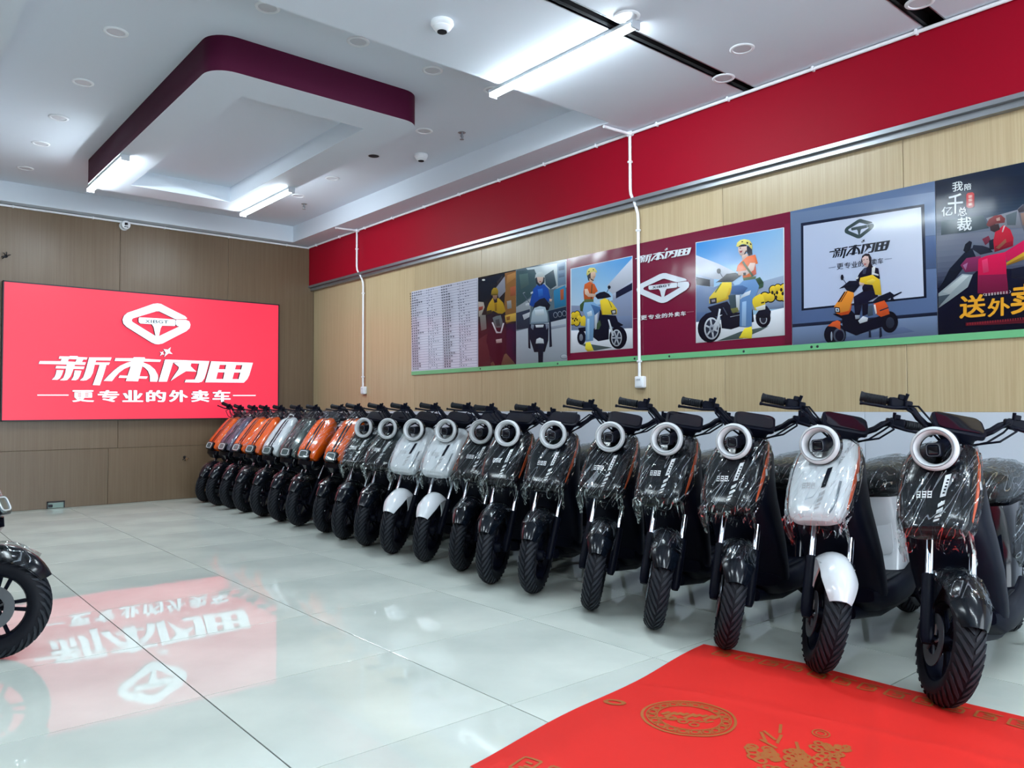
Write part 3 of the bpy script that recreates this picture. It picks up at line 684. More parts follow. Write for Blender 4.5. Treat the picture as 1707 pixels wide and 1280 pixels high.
        q.tube(ring, 0.0035, 6, closed=True); K(kit, 'light_ring', q, M_RING, False, li)
        wr = wrap(loftn(COVER_B, NB, 18), 0.003, 0.005, 12); K(kit, 'film_wrap', wr, M_FILM, False, ci, 'clear crumpled plastic film', smooth=25, recalc=False)
        q = loftz([(0.50, -0.16, -0.02, 0.07, 3), (0.545, -0.17, 0.01, 0.10, 3.5), (0.585, -0.18, 0.005, 0.105, 3.5)], 20); K(kit, 'chin', q, M_GLOSS)
        # film bunched round the dashboard
        rnd = random.Random(21); q = loftx([(-0.27, 0.935, 0.06, 0.04, 2.2), (-0.31, 0.965, 0.115, 0.06, 2.4), (-0.36, 0.98, 0.13, 0.06, 2.4), (-0.41, 0.985, 0.11, 0.055, 2.2), (-0.44, 0.985, 0.05, 0.03, 2)], 16)
        wr = wrap(q, 0.0, 0.02, 22); K(kit, 'film_wrap', wr, M_FILM, True, di, 'clear crumpled plastic film', smooth=20, recalc=False)
    # --- fixed body
    q = loftz([(0.235, -0.45, -0.33, 0.145, 4), (0.30, -0.43, -0.300, 0.152, 4), (0.42, -0.40, -0.235, 0.156, 4), (0.53, -0.39, -0.165, 0.150, 3.6), (0.62, -0.385, -0.130, 0.140, 3.4), (0.72, -0.39, -0.185, 0.128, 3.2), (0.82, -0.42, -0.280, 0.112, 3), (0.885, -0.44, -0.340, 0.080, 2.6)], 24)
    K(kit, 'leg_shield', q, M_BLK)
    q = MB()
    q.loft([[Vector((-0.34, -w_, 0.265)), Vector((-0.34, w_, 0.265)), Vector((-0.34, w_*0.86, 0.175)), Vector((-0.34, -w_*0.86, 0.175))] if False else [Vector((x, w_*c, z_+h_*s)) for c, s in [(sgnpow(math.cos(2*PI*k/20), 0.45), sgnpow(math.sin(2*PI*k/20), 0.45)) for k in range(20)]] for x, w_, z_, h_ in ((-0.31, 0.12, 0.245, 0.03), (-0.36, 0.145, 0.225, 0.055), (-0.55, 0.150, 0.215, 0.062), (-0.78, 0.148, 0.220, 0.066), (-0.90, 0.14, 0.25, 0.07))])
    fi = K(kit, 'footboard', q, M_BLK)
    q = MB()
    for k in range(7): q.rbox((-0.58, -0.108+0.036*k, 0.279), (0.30, 0.016, 0.006), 0.2)
    K(kit, 'rubber_mat', q, M_GRIP, False, fi)
    base_p = PAINT['white'] if (paint == 'white') else M_GLOSS
    q = loftz([(0.285, -1.02, -0.740, 0.112, 5), (0.40, -1.04, -0.765, 0.122, 5), (0.50, -1.08, -0.742, 0.128, 4.5), (0.57, -1.12, -0.715, 0.132, 4), (0.625, -1.15, -0.705, 0.128, 4)], 24)
    bi = K(kit, 'seat_base', q, base_p)
    q = MB(); q.rbox((-0.752, 0, 0.45), (0.012, 0.17, 0.19), 0.2, ax=0); K(kit, 'hatch', q, base_p, False, bi)
    for s in (-1, 1):
        q = MB(); y = 0.108*s
        L = []
        for (x, z0, z1, b) in ((-0.80, 0.40, 0.50, 0.010), (-0.88, 0.36, 0.585, 0.034), (-1.02, 0.385, 0.61, 0.044), (-1.18, 0.45, 0.625, 0.040), (-1.33, 0.545, 0.64, 0.022), (-1.42, 0.60, 0.645, 0.008)):
            L.append([Vector((x, y+s*b*c, (z0+z1)/2+(z1-z0)/2*sn)) for c, sn in [(sgnpow(math.cos(2*PI*k/16), 0.6), sgnpow(math.sin(2*PI*k/16), 0.6)) for k in range(16)]])
        q.loft(L); pi_ = K(kit, 'rear_side_panel', q, pm)
        wr = wrap(q, 0.003, 0.010, 31+s); K(kit, 'film_wrap', wr, M_FILM, False, pi_, 'clear crumpled plastic film', smooth=20, recalc=False)
    q = loftx([(-0.665, 0.690, 0.060, 0.025, 2.4), (-0.685, 0.695, 0.100, 0.052, 2.6), (-0.76, 0.700, 0.124, 0.070, 2.8), (-0.90, 0.700, 0.136, 0.074, 2.8), (-1.05, 0.708, 0.140, 0.076, 2.8), (-1.18, 0.718, 0.136, 0.074, 2.8), (-1.30, 0.722, 0.118, 0.066, 2.6), (-1.345, 0.722, 0.080, 0.040, 2.4)], 22)
    si = K(kit, 'seat', q, M_SEAT)
    wr = wrap(q, 0.004, 0.014, 41); K(kit, 'film_wrap', wr, M_FILM, False, si, 'clear crumpled plastic film', smooth=20, recalc=False)
    q = loftx([(-0.90, 0.63, 0.10, 0.03, 4), (-1.15, 0.62, 0.11, 0.05, 4), (-1.38, 0.635, 0.085, 0.045, 3.5), (-1.47, 0.65, 0.05, 0.025, 3)], 18); ti = K(kit, 'tail_cover', q, M_BLK)
    q = MB(); q.rbox((-1.462, 0, 0.645), (0.02, 0.11, 0.035), 0.25, ax=0); K(kit, 'tail_light', q, M_TAIL, False, ti)
    q = MB(); path = [(-1.12, 0.13, 0.66), (-1.30, 0.135, 0.70), (-1.43, 0.115, 0.735), (-1.475, 0.06, 0.745), (-1.48, 0, 0.746)]
    q.tube(path+mirror(path[::-1], -1)[1:], 0.010, 8); K(kit, 'grab_rail', q, M_BLK)
    ty, rim, disc = wheel_parts(REARX)
    i = K(kit, 'rear_tyre', ty, [M_RUB, M_TREAD], recalc=False); K(kit, 'wheel_rim', rim, M_BLK, False, i, recalc=False)
    q = MB(); q.lathe([(0, -0.06), (0.085, -0.055), (0.10, -0.03), (0.10, 0.03), (0.085, 0.055), (0, 0.06)], 28, 0, Matrix.Translation((REARX, 0, RA)) @ RY90); K(kit, 'hub_motor', q, M_BLK, False, i)
    for s in (-1, 1):
        q = MB(); q.tube([(-0.86, 0.09*s, 0.23), (-1.05, 0.092*s, 0.215), (REARX, 0.085*s, RA)], [0.024, 0.021, 0.018], 10); K(kit, 'swingarm', q, M_BLK)
        q = MB(); q.tube([(-1.21, 0.10*s, 0.23), (-1.14, 0.105*s, 0.56)], 0.011, 8)
        hx = []
        for k in range(73):
            t = k/72.0; a = 2*PI*9*t; hx.append((-1.195+0.045*t+0.024*math.cos(a), 0.1025*s+0.024*math.sin(a), 0.30+0.20*t))
        q.tube(hx, 0.0045, 5); K(kit, 'shock_absorber', q, M_BLK)
        q = MB(); q.tube([(-0.93, 0.10*s, 0.17), (-0.965, 0.135*s, 0.09), (-0.985, 0.155*s, 0.022)], 0.013, 8); q.rbox((-0.99, 0.158*s, 0.012), (0.05, 0.03, 0.022), 0.2)
        K(kit, 'stand_leg', q, M_BLK)
        q = MB(); q.tube([(-0.90, 0.10*s, 0.27), (-0.92, 0.135*s, 0.27)], 0.010, 8); q.rbox((-0.92, 0.134*s, 0.272), (0.03, 0.03, 0.02), 0.25, ax=1); K(kit, 'foot_peg', q, M_BLK)
    q = MB(); q.tube([(-0.945, -0.115, 0.135), (-0.945, 0.115, 0.135)], 0.009, 8); q.tube([(-0.975, 0.145, 0.05), (-1.05, 0.19, 0.065), (-1.10, 0.20, 0.075)], 0.008, 8); K(kit, 'stand_bar', q, M_BLK)
    fe = MB(); L = []
    for k in range(13):
        a = math.radians(35+135*k/12); row = []
        for u in range(7):
            t = -1+u/3.0; R0 = WR+0.035-0.03*abs(t)**2.4; row.append(Vector((REARX+R0*math.cos(a), 0.066*t, RA+R0*math.sin(a))))
        L.append(row)
    fe.loft(L, 0, None, False, False); fe.loft([[p-(p-Vector((REARX, p.y, RA))).normalized()*0.005 for p in r] for r in L], 0, None, False, False)
    i = K(kit, 'rear_fender', fe, M_BLK, recalc=False)
    q = MB(); q.rbox((-1.46, 0, 0.44), (0.008, 0.17, 0.12), 0.15, M=Matrix.Rotation(0, 4, 'Y'), ax=0); q.tube([(-1.44, 0, 0.62), (-1.455, 0, 0.50)], 0.012, 8); K(kit, 'plate_holder', q, M_BLK)
    q = loftx([(-0.30, 0.17, 0.04, 0.03, 3), (-0.5, 0.155, 0.10, 0.04, 3), (-0.85, 0.16, 0.105, 0.05, 3), (-0.95, 0.20, 0.07, 0.05, 3)], 16); K(kit, 'belly_pan', q, M_BLK)
    return kit
def steer_matrix(deg):
    return Matrix.Translation(AXP) @ Matrix.Rotation(math.radians(deg), 4, UAX) @ Matrix.Translation(-AXP)
def place_scooter(model, paint, contact, head, lean, steer, label, group, flip=False):
    key = (model, paint)
    if key not in KITS: KITS[key] = make_kit(model, paint)
    S = steer_matrix(steer)
    c = S @ Vector((0, 0, RA)); ax = (S.to_3x3() @ Vector((0, 1, 0))).normalized()
    dn = (Vector((0, 0, -1))+ax*ax.z).normalized(); low = c+dn*(WR-TA)+Vector((0, 0, -TA-0.004)); dz = -low.z
    Rz = Matrix.Rotation((PI if not flip else 0)+math.radians(head), 4, 'Z')
    A = Rz @ Matrix.Rotation(-math.asin(dz/1.22), 4, 'Y') @ Matrix.Rotation(math.radians(-lean), 4, 'X')
    w_ = A @ low
    root = empty('scooter'); root.matrix_world = Matrix.Translation((contact[0]-w_.x, contact[1]-w_.y, -w_.z)) @ A
    tag(root, label, 'scooter', group)
    objs = []
    for name, me, st, sub, lb, kd in KITS[key]:
        o = link(name, me, objs[sub] if sub is not None else root)
        if st and sub is None: o.matrix_basis = S
        if lb: o['label'] = lb
        if kd: o['kind'] = kd
        objs.append(o)
    return root
GA, GB = 'ring-lamp scooters parked along the right wall', 'square-lamp scooters at the far end of the row'
ROW = [  # model, paint, contact pixel, heading, lean, steer, label
 ('A', 'black', (1570, 1175), 8, -4, 34, 'nearest black ring-lamp scooter at the right edge, front wheel on the red carpet'),
 ('A', 'white', (1365, 1119), 8, -4, 34, 'near white ring-lamp scooter with white fender beside the red carpet'),
 ('A', 'black', (1210, 1080), 13, -2, 25, 'black ring-lamp scooter next to the near white one, wheel at the carpet corner'),
 ('A', 'black', (1090, 1047), 19, 0, 22, 'black ring-lamp scooter, fourth from the near end of the row'),
 ('A', 'black', (985, 1015), 24, 3, 16, 'black ring-lamp scooter, fifth from the near end of the row'),
 ('A', 'black', (890, 988), 28, 4, 2, 'black ring-lamp scooter, sixth from the near end, brake disc showing'),
 ('A', 'black', (820, 972), 27, 2, 5, 'black ring-lamp scooter, seventh from the near end of the row'),
 ('A', 'black', (770, 950), 27, 3.5, 9, 'black ring-lamp scooter right beside the pair of white ones, eighth from the near end'),
 ('A', 'white', (710, 935), 27, 4, 9, 'white ring-lamp scooter, right one of the middle white pair'),
 ('A', 'white', (655, 922), 27, 4.5, 9, 'white ring-lamp scooter, left one of the middle white pair'),
 ('A', 'black', (612, 909), 26, 4.5, 10, 'black ring-lamp scooter just left of the pair of white ones'),
 ('A', 'black', (574, 898), 26, 4, 11, 'farthest black ring-lamp scooter, next to the orange ones'),
 ('B', 'orange', (545, 887), 25, 4, 8, 'orange square-lamp scooter nearest to the ring-lamp scooters'),
 ('B', 'orange', (500, 876), 24, 4, 8, 'orange square-lamp scooter next to the dark grey one, second from the ring-lamp scooters'),
 ('B', 'grey', (470, 868), 23, 4, 8, 'dark grey-green square-lamp scooter between an orange and the white one'),
 ('B', 'white', (440, 860), 23, 4, 8, 'white square-lamp scooter in the middle of the orange group'),
 ('B', 'orange', (412, 853), 20, 4, 9, 'orange square-lamp scooter just left of the white square-lamp one'),
 ('B', 'orange', (390, 847), 17.5, 4, 10, 'orange square-lamp scooter right of the grey-violet one'),
 ('B', 'purple', (366, 842), 16, 4, 14, 'grey-violet square-lamp scooter, second from the sign wall'),
 ('B', 'orange', (344, 836), 12, 5, 26, 'last orange square-lamp scooter at the far end by the sign wall')]
for md, pt, (px, py), hd, ln, stv, lb in ROW:
    p = on(px, py, 2, 0.0); place_scooter(md, pt, (p.x, p.y), hd, ln, stv, lb, GA if md == 'A' else GB)
p = on(-14, 1100, 2, 0.0)
place_scooter('B', 'black', (p.x, p.y), -30, 3, 6, 'black film-wrapped scooter cut by the left edge of the picture', 'scooters of the left row', True)
# ------------------------------------------------------------------ lettering helpers
_gc = {}
BOLD = ((0, 0), (1, 0.3), (-1, 0.3), (0.7, -0.5), (-0.7, -0.5), (0, 0.6))   # shifted copies that thicken a stroke
def glyph(ch, bold=0.0):
    # outline of a character as a flat mesh, scaled to a unit box
    if (ch, bold) in _gc: return _gc[(ch, bold)]
    c = bpy.data.curves.new('g', 'FONT'); c.body = ch; c.offset = bold; c.resolution_u = 3
    o = link('g', c); bpy.context.view_layer.update()
    me = o.to_mesh(); v = [(p.co.x, p.co.y) for p in me.vertices]; f = [tuple(q.vertices) for q in me.polygons]
    # boundary loops, for raised letters
    cnt = {}
    for q in f:
        for a, b in zip(q, q[1:]+q[:1]): cnt[(min(a, b), max(a, b))] = cnt.get((min(a, b), max(a, b)), 0)+1
    edges = [(a, b) for q in f for a, b in zip(q, q[1:]+q[:1]) if cnt[(min(a, b), max(a, b))] == 1]
    o.to_mesh_clear(); bpy.data.objects.remove(o); bpy.data.curves.remove(c)
    x0, x1 = min(p[0] for p in v), max(p[0] for p in v); y0, y1 = min(p[1] for p in v), max(p[1] for p in v)
    v = [((x-x0)/(x1-x0), (y-y0)/(y1-y0)) for x, y in v]
    _gc[(ch, bold)] = (v, f, edges); return _gc[(ch, bold)]
def raised_glyph(mb, ch, f3, t0, t1, bold=0.0):
    v, f, e = glyph(ch); n = len(v)
    for b_, (du, dv) in enumerate(BOLD):
        t1 += 0.00006; k = 1-2*bold; vv = [(bold+u*k+du*bold, bold+w_*k+dv*bold) for u, w_ in v]
        V_ = [f3(u, w_, t1) for u, w_ in vv]+[f3(u, w_, t0) for u, w_ in vv]; mb.add(V_, [tuple(q) for q in f]); mb.add(V_, [(a, b, n+b, n+a) for a, b in e], 1)
        if not bold: break
# the word mark and emblem, measured on the lit sign
def z2(p): return (55+0.1113*p[0], 575+0.1113*p[1])
def z3(p): return (235+0.11424*p[0], 575+0.11424*p[1])
def z1(p): return (190+0.08202*p[0], 495+0.08203*p[1])
MARK = {
 'xin': [[z2(p) for p in q] for q in (
   [(370, 208), (385, 172), (530, 175), (540, 167), (655, 170), (660, 182), (800, 190), (788, 222)],
   [(72, 285), (90, 243), (400, 245), (778, 262), (762, 302)],
   [(415, 212), (522, 216), (505, 255), (400, 250)], [(640, 218), (738, 221), (715, 262), (620, 258)],
   [(323, 352), (335, 316), (757, 325), (742, 364)],
   [(490, 298), (612, 303), (578, 400), (545, 478), (500, 526), (450, 534), (388, 530), (440, 495), (468, 420)],
   [(340, 378), (442, 380), (420, 445), (390, 500), (350, 524), (268, 522), (310, 480), (330, 430)],
   [(610, 383), (712, 387), (690, 460), (660, 512), (625, 530), (558, 528), (590, 480)],
   [(825, 189), (942, 195), (908, 300), (882, 420), (845, 490), (785, 530), (738, 536), (686, 532), (735, 490), (768, 400), (800, 280)],
   [(825, 189), (1162, 190), (1142, 236), (880, 232)], [(890, 262), (1137, 265), (1117, 302), (870, 296)],
   [(985, 285), (1088, 290), (1040, 450), (985, 606), (878, 602), (940, 430)])],
 'ben': [[(189.1, 601.8), (190.8, 597.2), (219.7, 597.3), (220.9, 596.0), (239.1, 596.0), (240.0, 598.3), (266.6, 600.0), (264.7, 603.5), (237.0, 602.9)],
   [z2(p) for p in ((1492, 186), (1657, 188), (1557, 546), (1373, 541))],
   [z2(p) for p in ((1500, 238), (1390, 268), (1290, 312), (1190, 388), (1110, 465), (1042, 540), (1167, 544), (1215, 480), (1275, 415), (1350, 360), (1470, 310))],
   [z2((1590, 235))] + [z3(p) for p in ((30, 262), (110, 295), (185, 360), (228, 440), (232, 490), (216, 538), (114, 535), (112, 450), (85, 380), (40, 335))] + [z2((1590, 305))],
   [z2((1262, 492)), z2((1282, 457)), z3((82, 462)), z3((62, 494))]],
 'shan': [[z3(p) for p in q] for q in (
   [(335, 214), (462, 222), (362, 537), (238, 537)], [(335, 214), (977, 238), (965, 280), (320, 252)],
   [(838, 238), (977, 238), (935, 400), (908, 485), (870, 538), (825, 550), (618, 546), (635, 508), (765, 505), (795, 440)],
   [(462, 264), (600, 266), (720, 248), (705, 310), (745, 350), (792, 392), (640, 384), (530, 450), (412, 528), (470, 440), (527, 360), (535, 325)])],
 'tian': [[z3(p) for p in q] for q in (
   [(1005, 240), (1142, 246), (1064, 546), (918, 546)], [(1232, 250), (1378, 255), (1300, 548), (1168, 547)],
   [(1468, 257), (1612, 262), (1560, 440), (1530, 500), (1480, 551), (1390, 548)],
   [(1005, 240), (1612, 262), (1604, 297), (990, 290)], [(1100, 355), (1500, 360), (1485, 405), (1085, 400)], [(930, 497), (1520, 500), (1480, 551), (918, 546)])],
 'star': [[z3(p) for p in q] for q in ([(420, 34), (405, 90), (447, 136), (385, 125), (323, 178), (345, 115), (313, 63), (375, 70)], [(312, 92), (306, 120), (327, 142), (295, 140), (260, 162), (280, 125), (260, 104), (290, 108)])]}
EMB = [[z1(p) for p in ((1458, 440), (1420, 398), (1210, 294), (1000, 188), (935, 152), (860, 138), (765, 150), (500, 244), (250, 328), (180, 388), (150, 470), (168, 550), (230, 612), (480, 770), (738, 930), (808, 960), (880, 967), (962, 950), (1200, 825), (1442, 702), (1510, 640), (1527, 570), (1502, 503), (1440, 475), (1240, 468), (1231, 500), (1230, 560), (1250, 592), (1302, 606), (1090, 705), (885, 803), (818, 800), (580, 655), (350, 512), (334, 475), (360, 443), (600, 370), (840, 298), (890, 298), (1050, 375), (1218, 458), (1450, 456))],
       [z1(p) for p in ((490, 420), (840, 440), (1190, 463), (1222, 480), (1220, 580), (1203, 596), (952, 590), (922, 640), (885, 812), (820, 806), (780, 620), (742, 560), (515, 546), (480, 520), (473, 450))]]
SLOGAN = [('更', 119, 156), ('专', 161.5, 197.5), ('业', 202.5, 237.5), ('的', 242, 275.5), ('外', 280, 312), ('卖', 317, 347.5), ('车', 352.5, 383)]
SY = YE-0.085                                    # face of the lit sign
def sg(px, py): p_ = on(px, py, 1, SY); return (p_.x, p_.z)
M_SIGN = mat('lit_red_face', (96, 5, 12), 0.4, emit=lin((255, 54, 88)), es=0.50)
M_LETTER = mat('white_letter', (205, 212, 220), 0.4, emit=(0.84, 0.96, 1.0), es=0.40)
M_FRAME = mat('black_frame', linear=(0.006, 0.008, 0.016), rough=0.5)
sx0, sx1, sz0, sz1 = 1.165, 4.13, 0.932, 2.378
sign = empty('lit_sign', ((sx0+sx1)/2, YE-0.012, (sz0+sz1)/2)); tag(sign, 'wide glowing red sign with white emblem and lettering on the far wall', 'sign')
so = Vector(sign.location)
def sbox(name, m, x0, x1, y0, y1, z0, z1, par=sign):
    return MB().box(x0-so.x, x1-so.x, y0-so.y, y1-so.y, z0-so.z, z1-so.z).build(name, m, par, 0)
sbox('back_box', M_FRAME, sx0, sx1, SY+0.012, YE-0.0125, sz0, sz1)
sbox('lit_face', M_SIGN, sx0+0.012, sx1-0.012, SY, SY+0.014, sz0+0.012, sz1-0.012)
for a in ((sx0, sx0+0.012, sz0, sz1), (sx1-0.012, sx1, sz0, sz1), (sx0, sx1, sz0, sz0+0.012), (sx0, sx1, sz1-0.012, sz1)):
    sbox('frame_bar', M_FRAME, a[0], a[1], SY-0.006, SY+0.013, a[2], a[3])
def f_sign(u, v, t): return Vector((u-so.x, SY-t-so.y, v-so.z))
def raised(name, polys, depth, lab=None):
    q = MB()
    for k_, pl in enumerate(polys): q.prism([sg(*p_) for p_ in pl], 0.010, depth+0.0002*k_, f_sign)
    me = fix(q.mesh(name, [M_LETTER, M_FRAME], 0))
    for pgn in me.polygons:
        if abs(pgn.normal.y) < 0.5: pgn.material_index = 1      # dark returns of the letters
    o = link(name, me, sign)
    if lab: o['label'] = lab
    return o
raised('emblem', EMB, 0.050, 'white rounded diamond emblem')
for k in ('xin', 'ben', 'shan', 'tian'): raised('letter', MARK[k], 0.046)
raised('star', MARK['star'], 0.040)
for ch, xa, xb in SLOGAN:
    q = MB(); yt, yb = 650.0, 670.5
    def f3(u, v, t, xa=xa, xb=xb):
        a = sg(xa+(xb-xa)*u, yb+(yt-yb)*v); return f_sign(a[0], a[1], t)
    raised_glyph(q, ch, f3, 0.008, 0.030, 0.045); q.build('slogan_letter', [M_LETTER, M_FRAME], sign, 0)
for xa, xb, yy in ((61.5, 113.5, 658.6), (387, 425, 659.2)): raised('rule', [[(xa, yy-0.9), (xb, yy-0.9), (xb, yy+0.9), (xa, yy+0.9)]], 0.024)
q = MB()
a0, a1_ = sg(240, 542.5), sg(278.5, 531.5)
for k, ch in enumerate('XIBGT'):
    ua = [0.0, 0.235, 0.335, 0.56, 0.79][k]; ub = [0.20, 0.275, 0.535, 0.765, 1.0][k]
    def f3(u, v, t, ua=ua, ub=ub):
        return f_sign(a0[0]+(a1_[0]-a0[0])*(ua+(ub-ua)*u), sg(240+38*(ua+(ub-ua)*u), 538.4+1.2*(ua+(ub-ua)*u))[1]-0.002+0.036*v, t)
    raised_glyph(q, ch, f3, 0.050, 0.0512, 0.02)
TEAL = mat('teal_ink', (30, 66, 78), 0.5); q.build('emblem_lettering', [TEAL, TEAL], sign, 0)
# ------------------------------------------------------------------ prints on the right wall
def print_mat():
    m = mat('glossy_print', (255, 255, 255), 0.12, spec=0.35); N, L, b = nodes(m)
    a = N.new('ShaderNodeVertexColor'); a.layer_name = 'print'; L.new(a.outputs[0], b.inputs['Base Color'])
    t = N.new('ShaderNodeTexNoise'); t.inputs['Scale'].default_value = 5; t.inputs['Detail'].default_value = 1
    bp = N.new('ShaderNodeBump'); bp.inputs['Strength'].default_value = 0.12; bp.inputs['Distance'].default_value = 0.02
    tc = N.new('ShaderNodeTexCoord'); L.new(tc.outputs['Object'], t.inputs['Vector']); L.new(t.outputs['Fac'], bp.inputs['Height']); L.new(bp.outputs[0], b.inputs['Normal'])
    return m
M_PRINT = print_mat()
XP = XR-0.024                                     # face of the poster boards
ZB0, ZP0 = 1.412, 1.452
def wy(px, py=520): return on(px, py, 0, XP).y
PT = [on(px, py, 0, XP).z for px, py in ((686, 487), (945, 433), (1320, 352), (1600, 289))]
ZP1 = sum(PT)/4
def dim(c): return tuple(v*0.86 for v in c)                 # ink on the board is a little darker than the screen colour
class Art:
    def __init__(s, name, label, pxl, pxr, crop, base, yr=None, cat='poster'):
        s.y0 = wy(pxl); s.y1 = wy(pxr) if yr is None else yr
        s.root = empty(name, (XP, (s.y0+s.y1)/2, ZP0)); tag(s.root, label, cat, 'prints on the right wall'); s.o = Vector(s.root.location)
        s.mb = MB(); s.k = 0; s.crop = crop
        MB().box(0.0, 0.0115, s.y1-s.o.y+0.001, s.y0-s.o.y-0.001, 0, ZP1-ZP0).build('board', M_DADO, s.root, 0)
        s.yz(base, [(s.y0-0.001, ZP0), (s.y1+0.001, ZP0), (s.y1+0.001, ZP1), (s.y0-0.001, ZP1)])
    def P(s, x, y):
        c = s.crop; p_ = on(c[0]+c[2]*x, c[1]+c[3]*y, 0, XP)
        return (min(max(p_.y, s.y1+0.0012), s.y0-0.0012), min(max(p_.z, ZP0+0.0003), ZP1-0.0003))
    def yz(s, col, pts, g=False):
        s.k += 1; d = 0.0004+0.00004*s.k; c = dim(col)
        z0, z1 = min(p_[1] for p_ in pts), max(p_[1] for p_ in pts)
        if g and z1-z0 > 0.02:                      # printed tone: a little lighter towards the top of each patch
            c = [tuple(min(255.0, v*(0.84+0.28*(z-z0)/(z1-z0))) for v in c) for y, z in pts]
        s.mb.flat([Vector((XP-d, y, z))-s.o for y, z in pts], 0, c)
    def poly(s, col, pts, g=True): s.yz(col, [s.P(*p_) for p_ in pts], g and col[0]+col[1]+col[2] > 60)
    def grad(s, cols, pts):
        s.k += 1; d = 0.0004+0.00004*s.k
        s.mb.flat([Vector((XP-d, *s.P(*p_)))-s.o for p_ in pts], 0, [dim(c) for c in cols])
    def polys(s, spec):
        for col, pts in spec: s.poly(col, pts)
    def ell(s, col, cx_, cy_, rx, ry, n=22, rot=0):
        s.poly(col, [(cx_+rx*math.cos(2*PI*i/n), cy_+ry*math.sin(2*PI*i/n)) for i in range(n)])
    def line(s, col, a, b, wd):
        d = Vector((b[0]-a[0], b[1]-a[1])).normalized(); nx, ny = -d.y*wd/2, d.x*wd/2
        s.poly(col, [(a[0]+nx, a[1]+ny), (b[0]+nx, b[1]+ny), (b[0]-nx, b[1]-ny), (a[0]-nx, a[1]-ny)])
    def glyph(s, ch, col, q, bold=0.0):
        # q: four zoom corners of the character, lower left, lower right, upper right, upper left
        v, f, e = glyph(ch); s.k += 4; d = 0.0004+0.00004*s.k; pts = []; n = len(v); F = []
        for b_, (du, dv) in enumerate(BOLD if bold else BOLD[:1]):
          F += [tuple(i+b_*n for i in q_) for q_ in f]
          for u, w_ in v:
            u = bold+u*(1-2*bold)+du*bold; w_ = bold+w_*(1-2*bold)+dv*bold
            x = (q[0][0]*(1-u)+q[1][0]*u)*(1-w_)+(q[3][0]*(1-u)+q[2][0]*u)*w_; y = (q[0][1]*(1-u)+q[1][1]*u)*(1-w_)+(q[3][1]*(1-u)+q[2][1]*u)*w_
            yy, zz = s.P(x, y); pts.append(Vector((XP-d-b_*0.00002, yy, zz))-s.o)
        s.mb.add(pts, F, 0, dim(col))
    def mark(s, polys, col, src, q):
        # re-draw measured sign outlines inside the quad q (ll, lr, ur, ul in zoom units); src = sign bounds
        (x0, y0, x1, y1) = src
        for pl in polys:
            m_ = []
            for px, py in pl:
                X, Z = sg(px, py); u = (X-x0)/(x1-x0); w_ = (Z-y0)/(y1-y0)
                m_.append(((q[0][0]*(1-u)+q[1][0]*u)*(1-w_)+(q[3][0]*(1-u)+q[2][0]*u)*w_, (q[0][1]*(1-u)+q[1][1]*u)*(1-w_)+(q[3][1]*(1-u)+q[2][1]*u)*w_))
            yz = [s.P(*p_) for p_ in m_]; s.k += 1; d = 0.0004+0.00004*s.k
            tr = tessellate_polygon([[Vector((a, b, 0)) for a, b in yz]])
            s.mb.add([Vector((XP-d, a, b))-s.o for a, b in yz], [tuple(t) for t in tr], 0, dim(col))
    def done(s): return s.mb.build('print', M_PRINT, s.root, 0)
def bounds(polys):
    pts = [sg(*p_) for pl in polys for p_ in pl]; return (min(p_[0] for p_ in pts), min(p_[1] for p_ in pts), max(p_[0] for p_ in pts), max(p_[1] for p_ in pts))
WORD = [pl for k in ('xin', 'ben', 'shan', 'tian', 'star') for pl in MARK[k]]
BW, BE = bounds(WORD), bounds(EMB)
CN = (680, 420, 0.16403, 0.16403)
# price list
a = Art('price_list', 'white price list board with rows of small text, leftmost print on the right wall', 686, 797, CN, (226, 228, 246))
rnd = random.Random(4); W_ = a.y0-a.y1; H_ = ZP1-ZP0; NR = 31
ink, rule = (40, 44, 66), (96, 100, 128)
for r in range(NR+1):
    z = ZP0+H_*(0.012+0.965*r/NR); a.yz(rule, [(a.y0-0.015*W_, z-0.0012), (a.y1+0.01*W_, z-0.0012), (a.y1+0.01*W_, z+0.0012), (a.y0-0.015*W_, z+0.0012)])
for c in (0.015, 0.28, 0.505, 0.745, 0.99): a.yz(rule, [(a.y0-c*W_, ZP0+0.01), (a.y0-c*W_-0.003, ZP0+0.01), (a.y0-c*W_-0.003, ZP1-0.012), (a.y0-c*W_, ZP1-0.012)])
for r in range(NR):
    zt = ZP0+H_*(0.012+0.965*(r+0.78)/NR); zb = ZP0+H_*(0.012+0.965*(r+0.26)/NR)
    for c, n in ((0.03, rnd.choice((3, 3, 4, 6))), (0.30, rnd.choice((3, 4, 5))), (0.525, rnd.choice((3, 4, 5))), (0.765, rnd.choice((3, 4, 5)))):
        g = 0.030*W_
        for k in range(n):
            y = a.y0-c*W_-k*g*1.15; w_ = g*0.78; t = (zt-zb)
            if c in (0.03, 0.525):
                for s0 in (0.0, 0.4, 0.8): a.yz(ink, [(y, zb+t*s0), (y-w_, zb+t*s0), (y-w_, zb+t*(s0+0.2)), (y, zb+t*(s0+0.2))])
                s1 = rnd.uniform(0.2, 0.7)*w_; a.yz(ink, [(y-s1, zb), (y-s1-w_*0.22, zb), (y-s1-w_*0.22, zt), (y-s1, zt)])
            elif rnd.random() < 0.8: a.yz((90, 94, 118), [(y, zb+t*0.2), (y-w_*0.6, zb+t*0.2), (y-w_*0.6, zb+t*0.75), (y, zb+t*0.75)])
a.done()
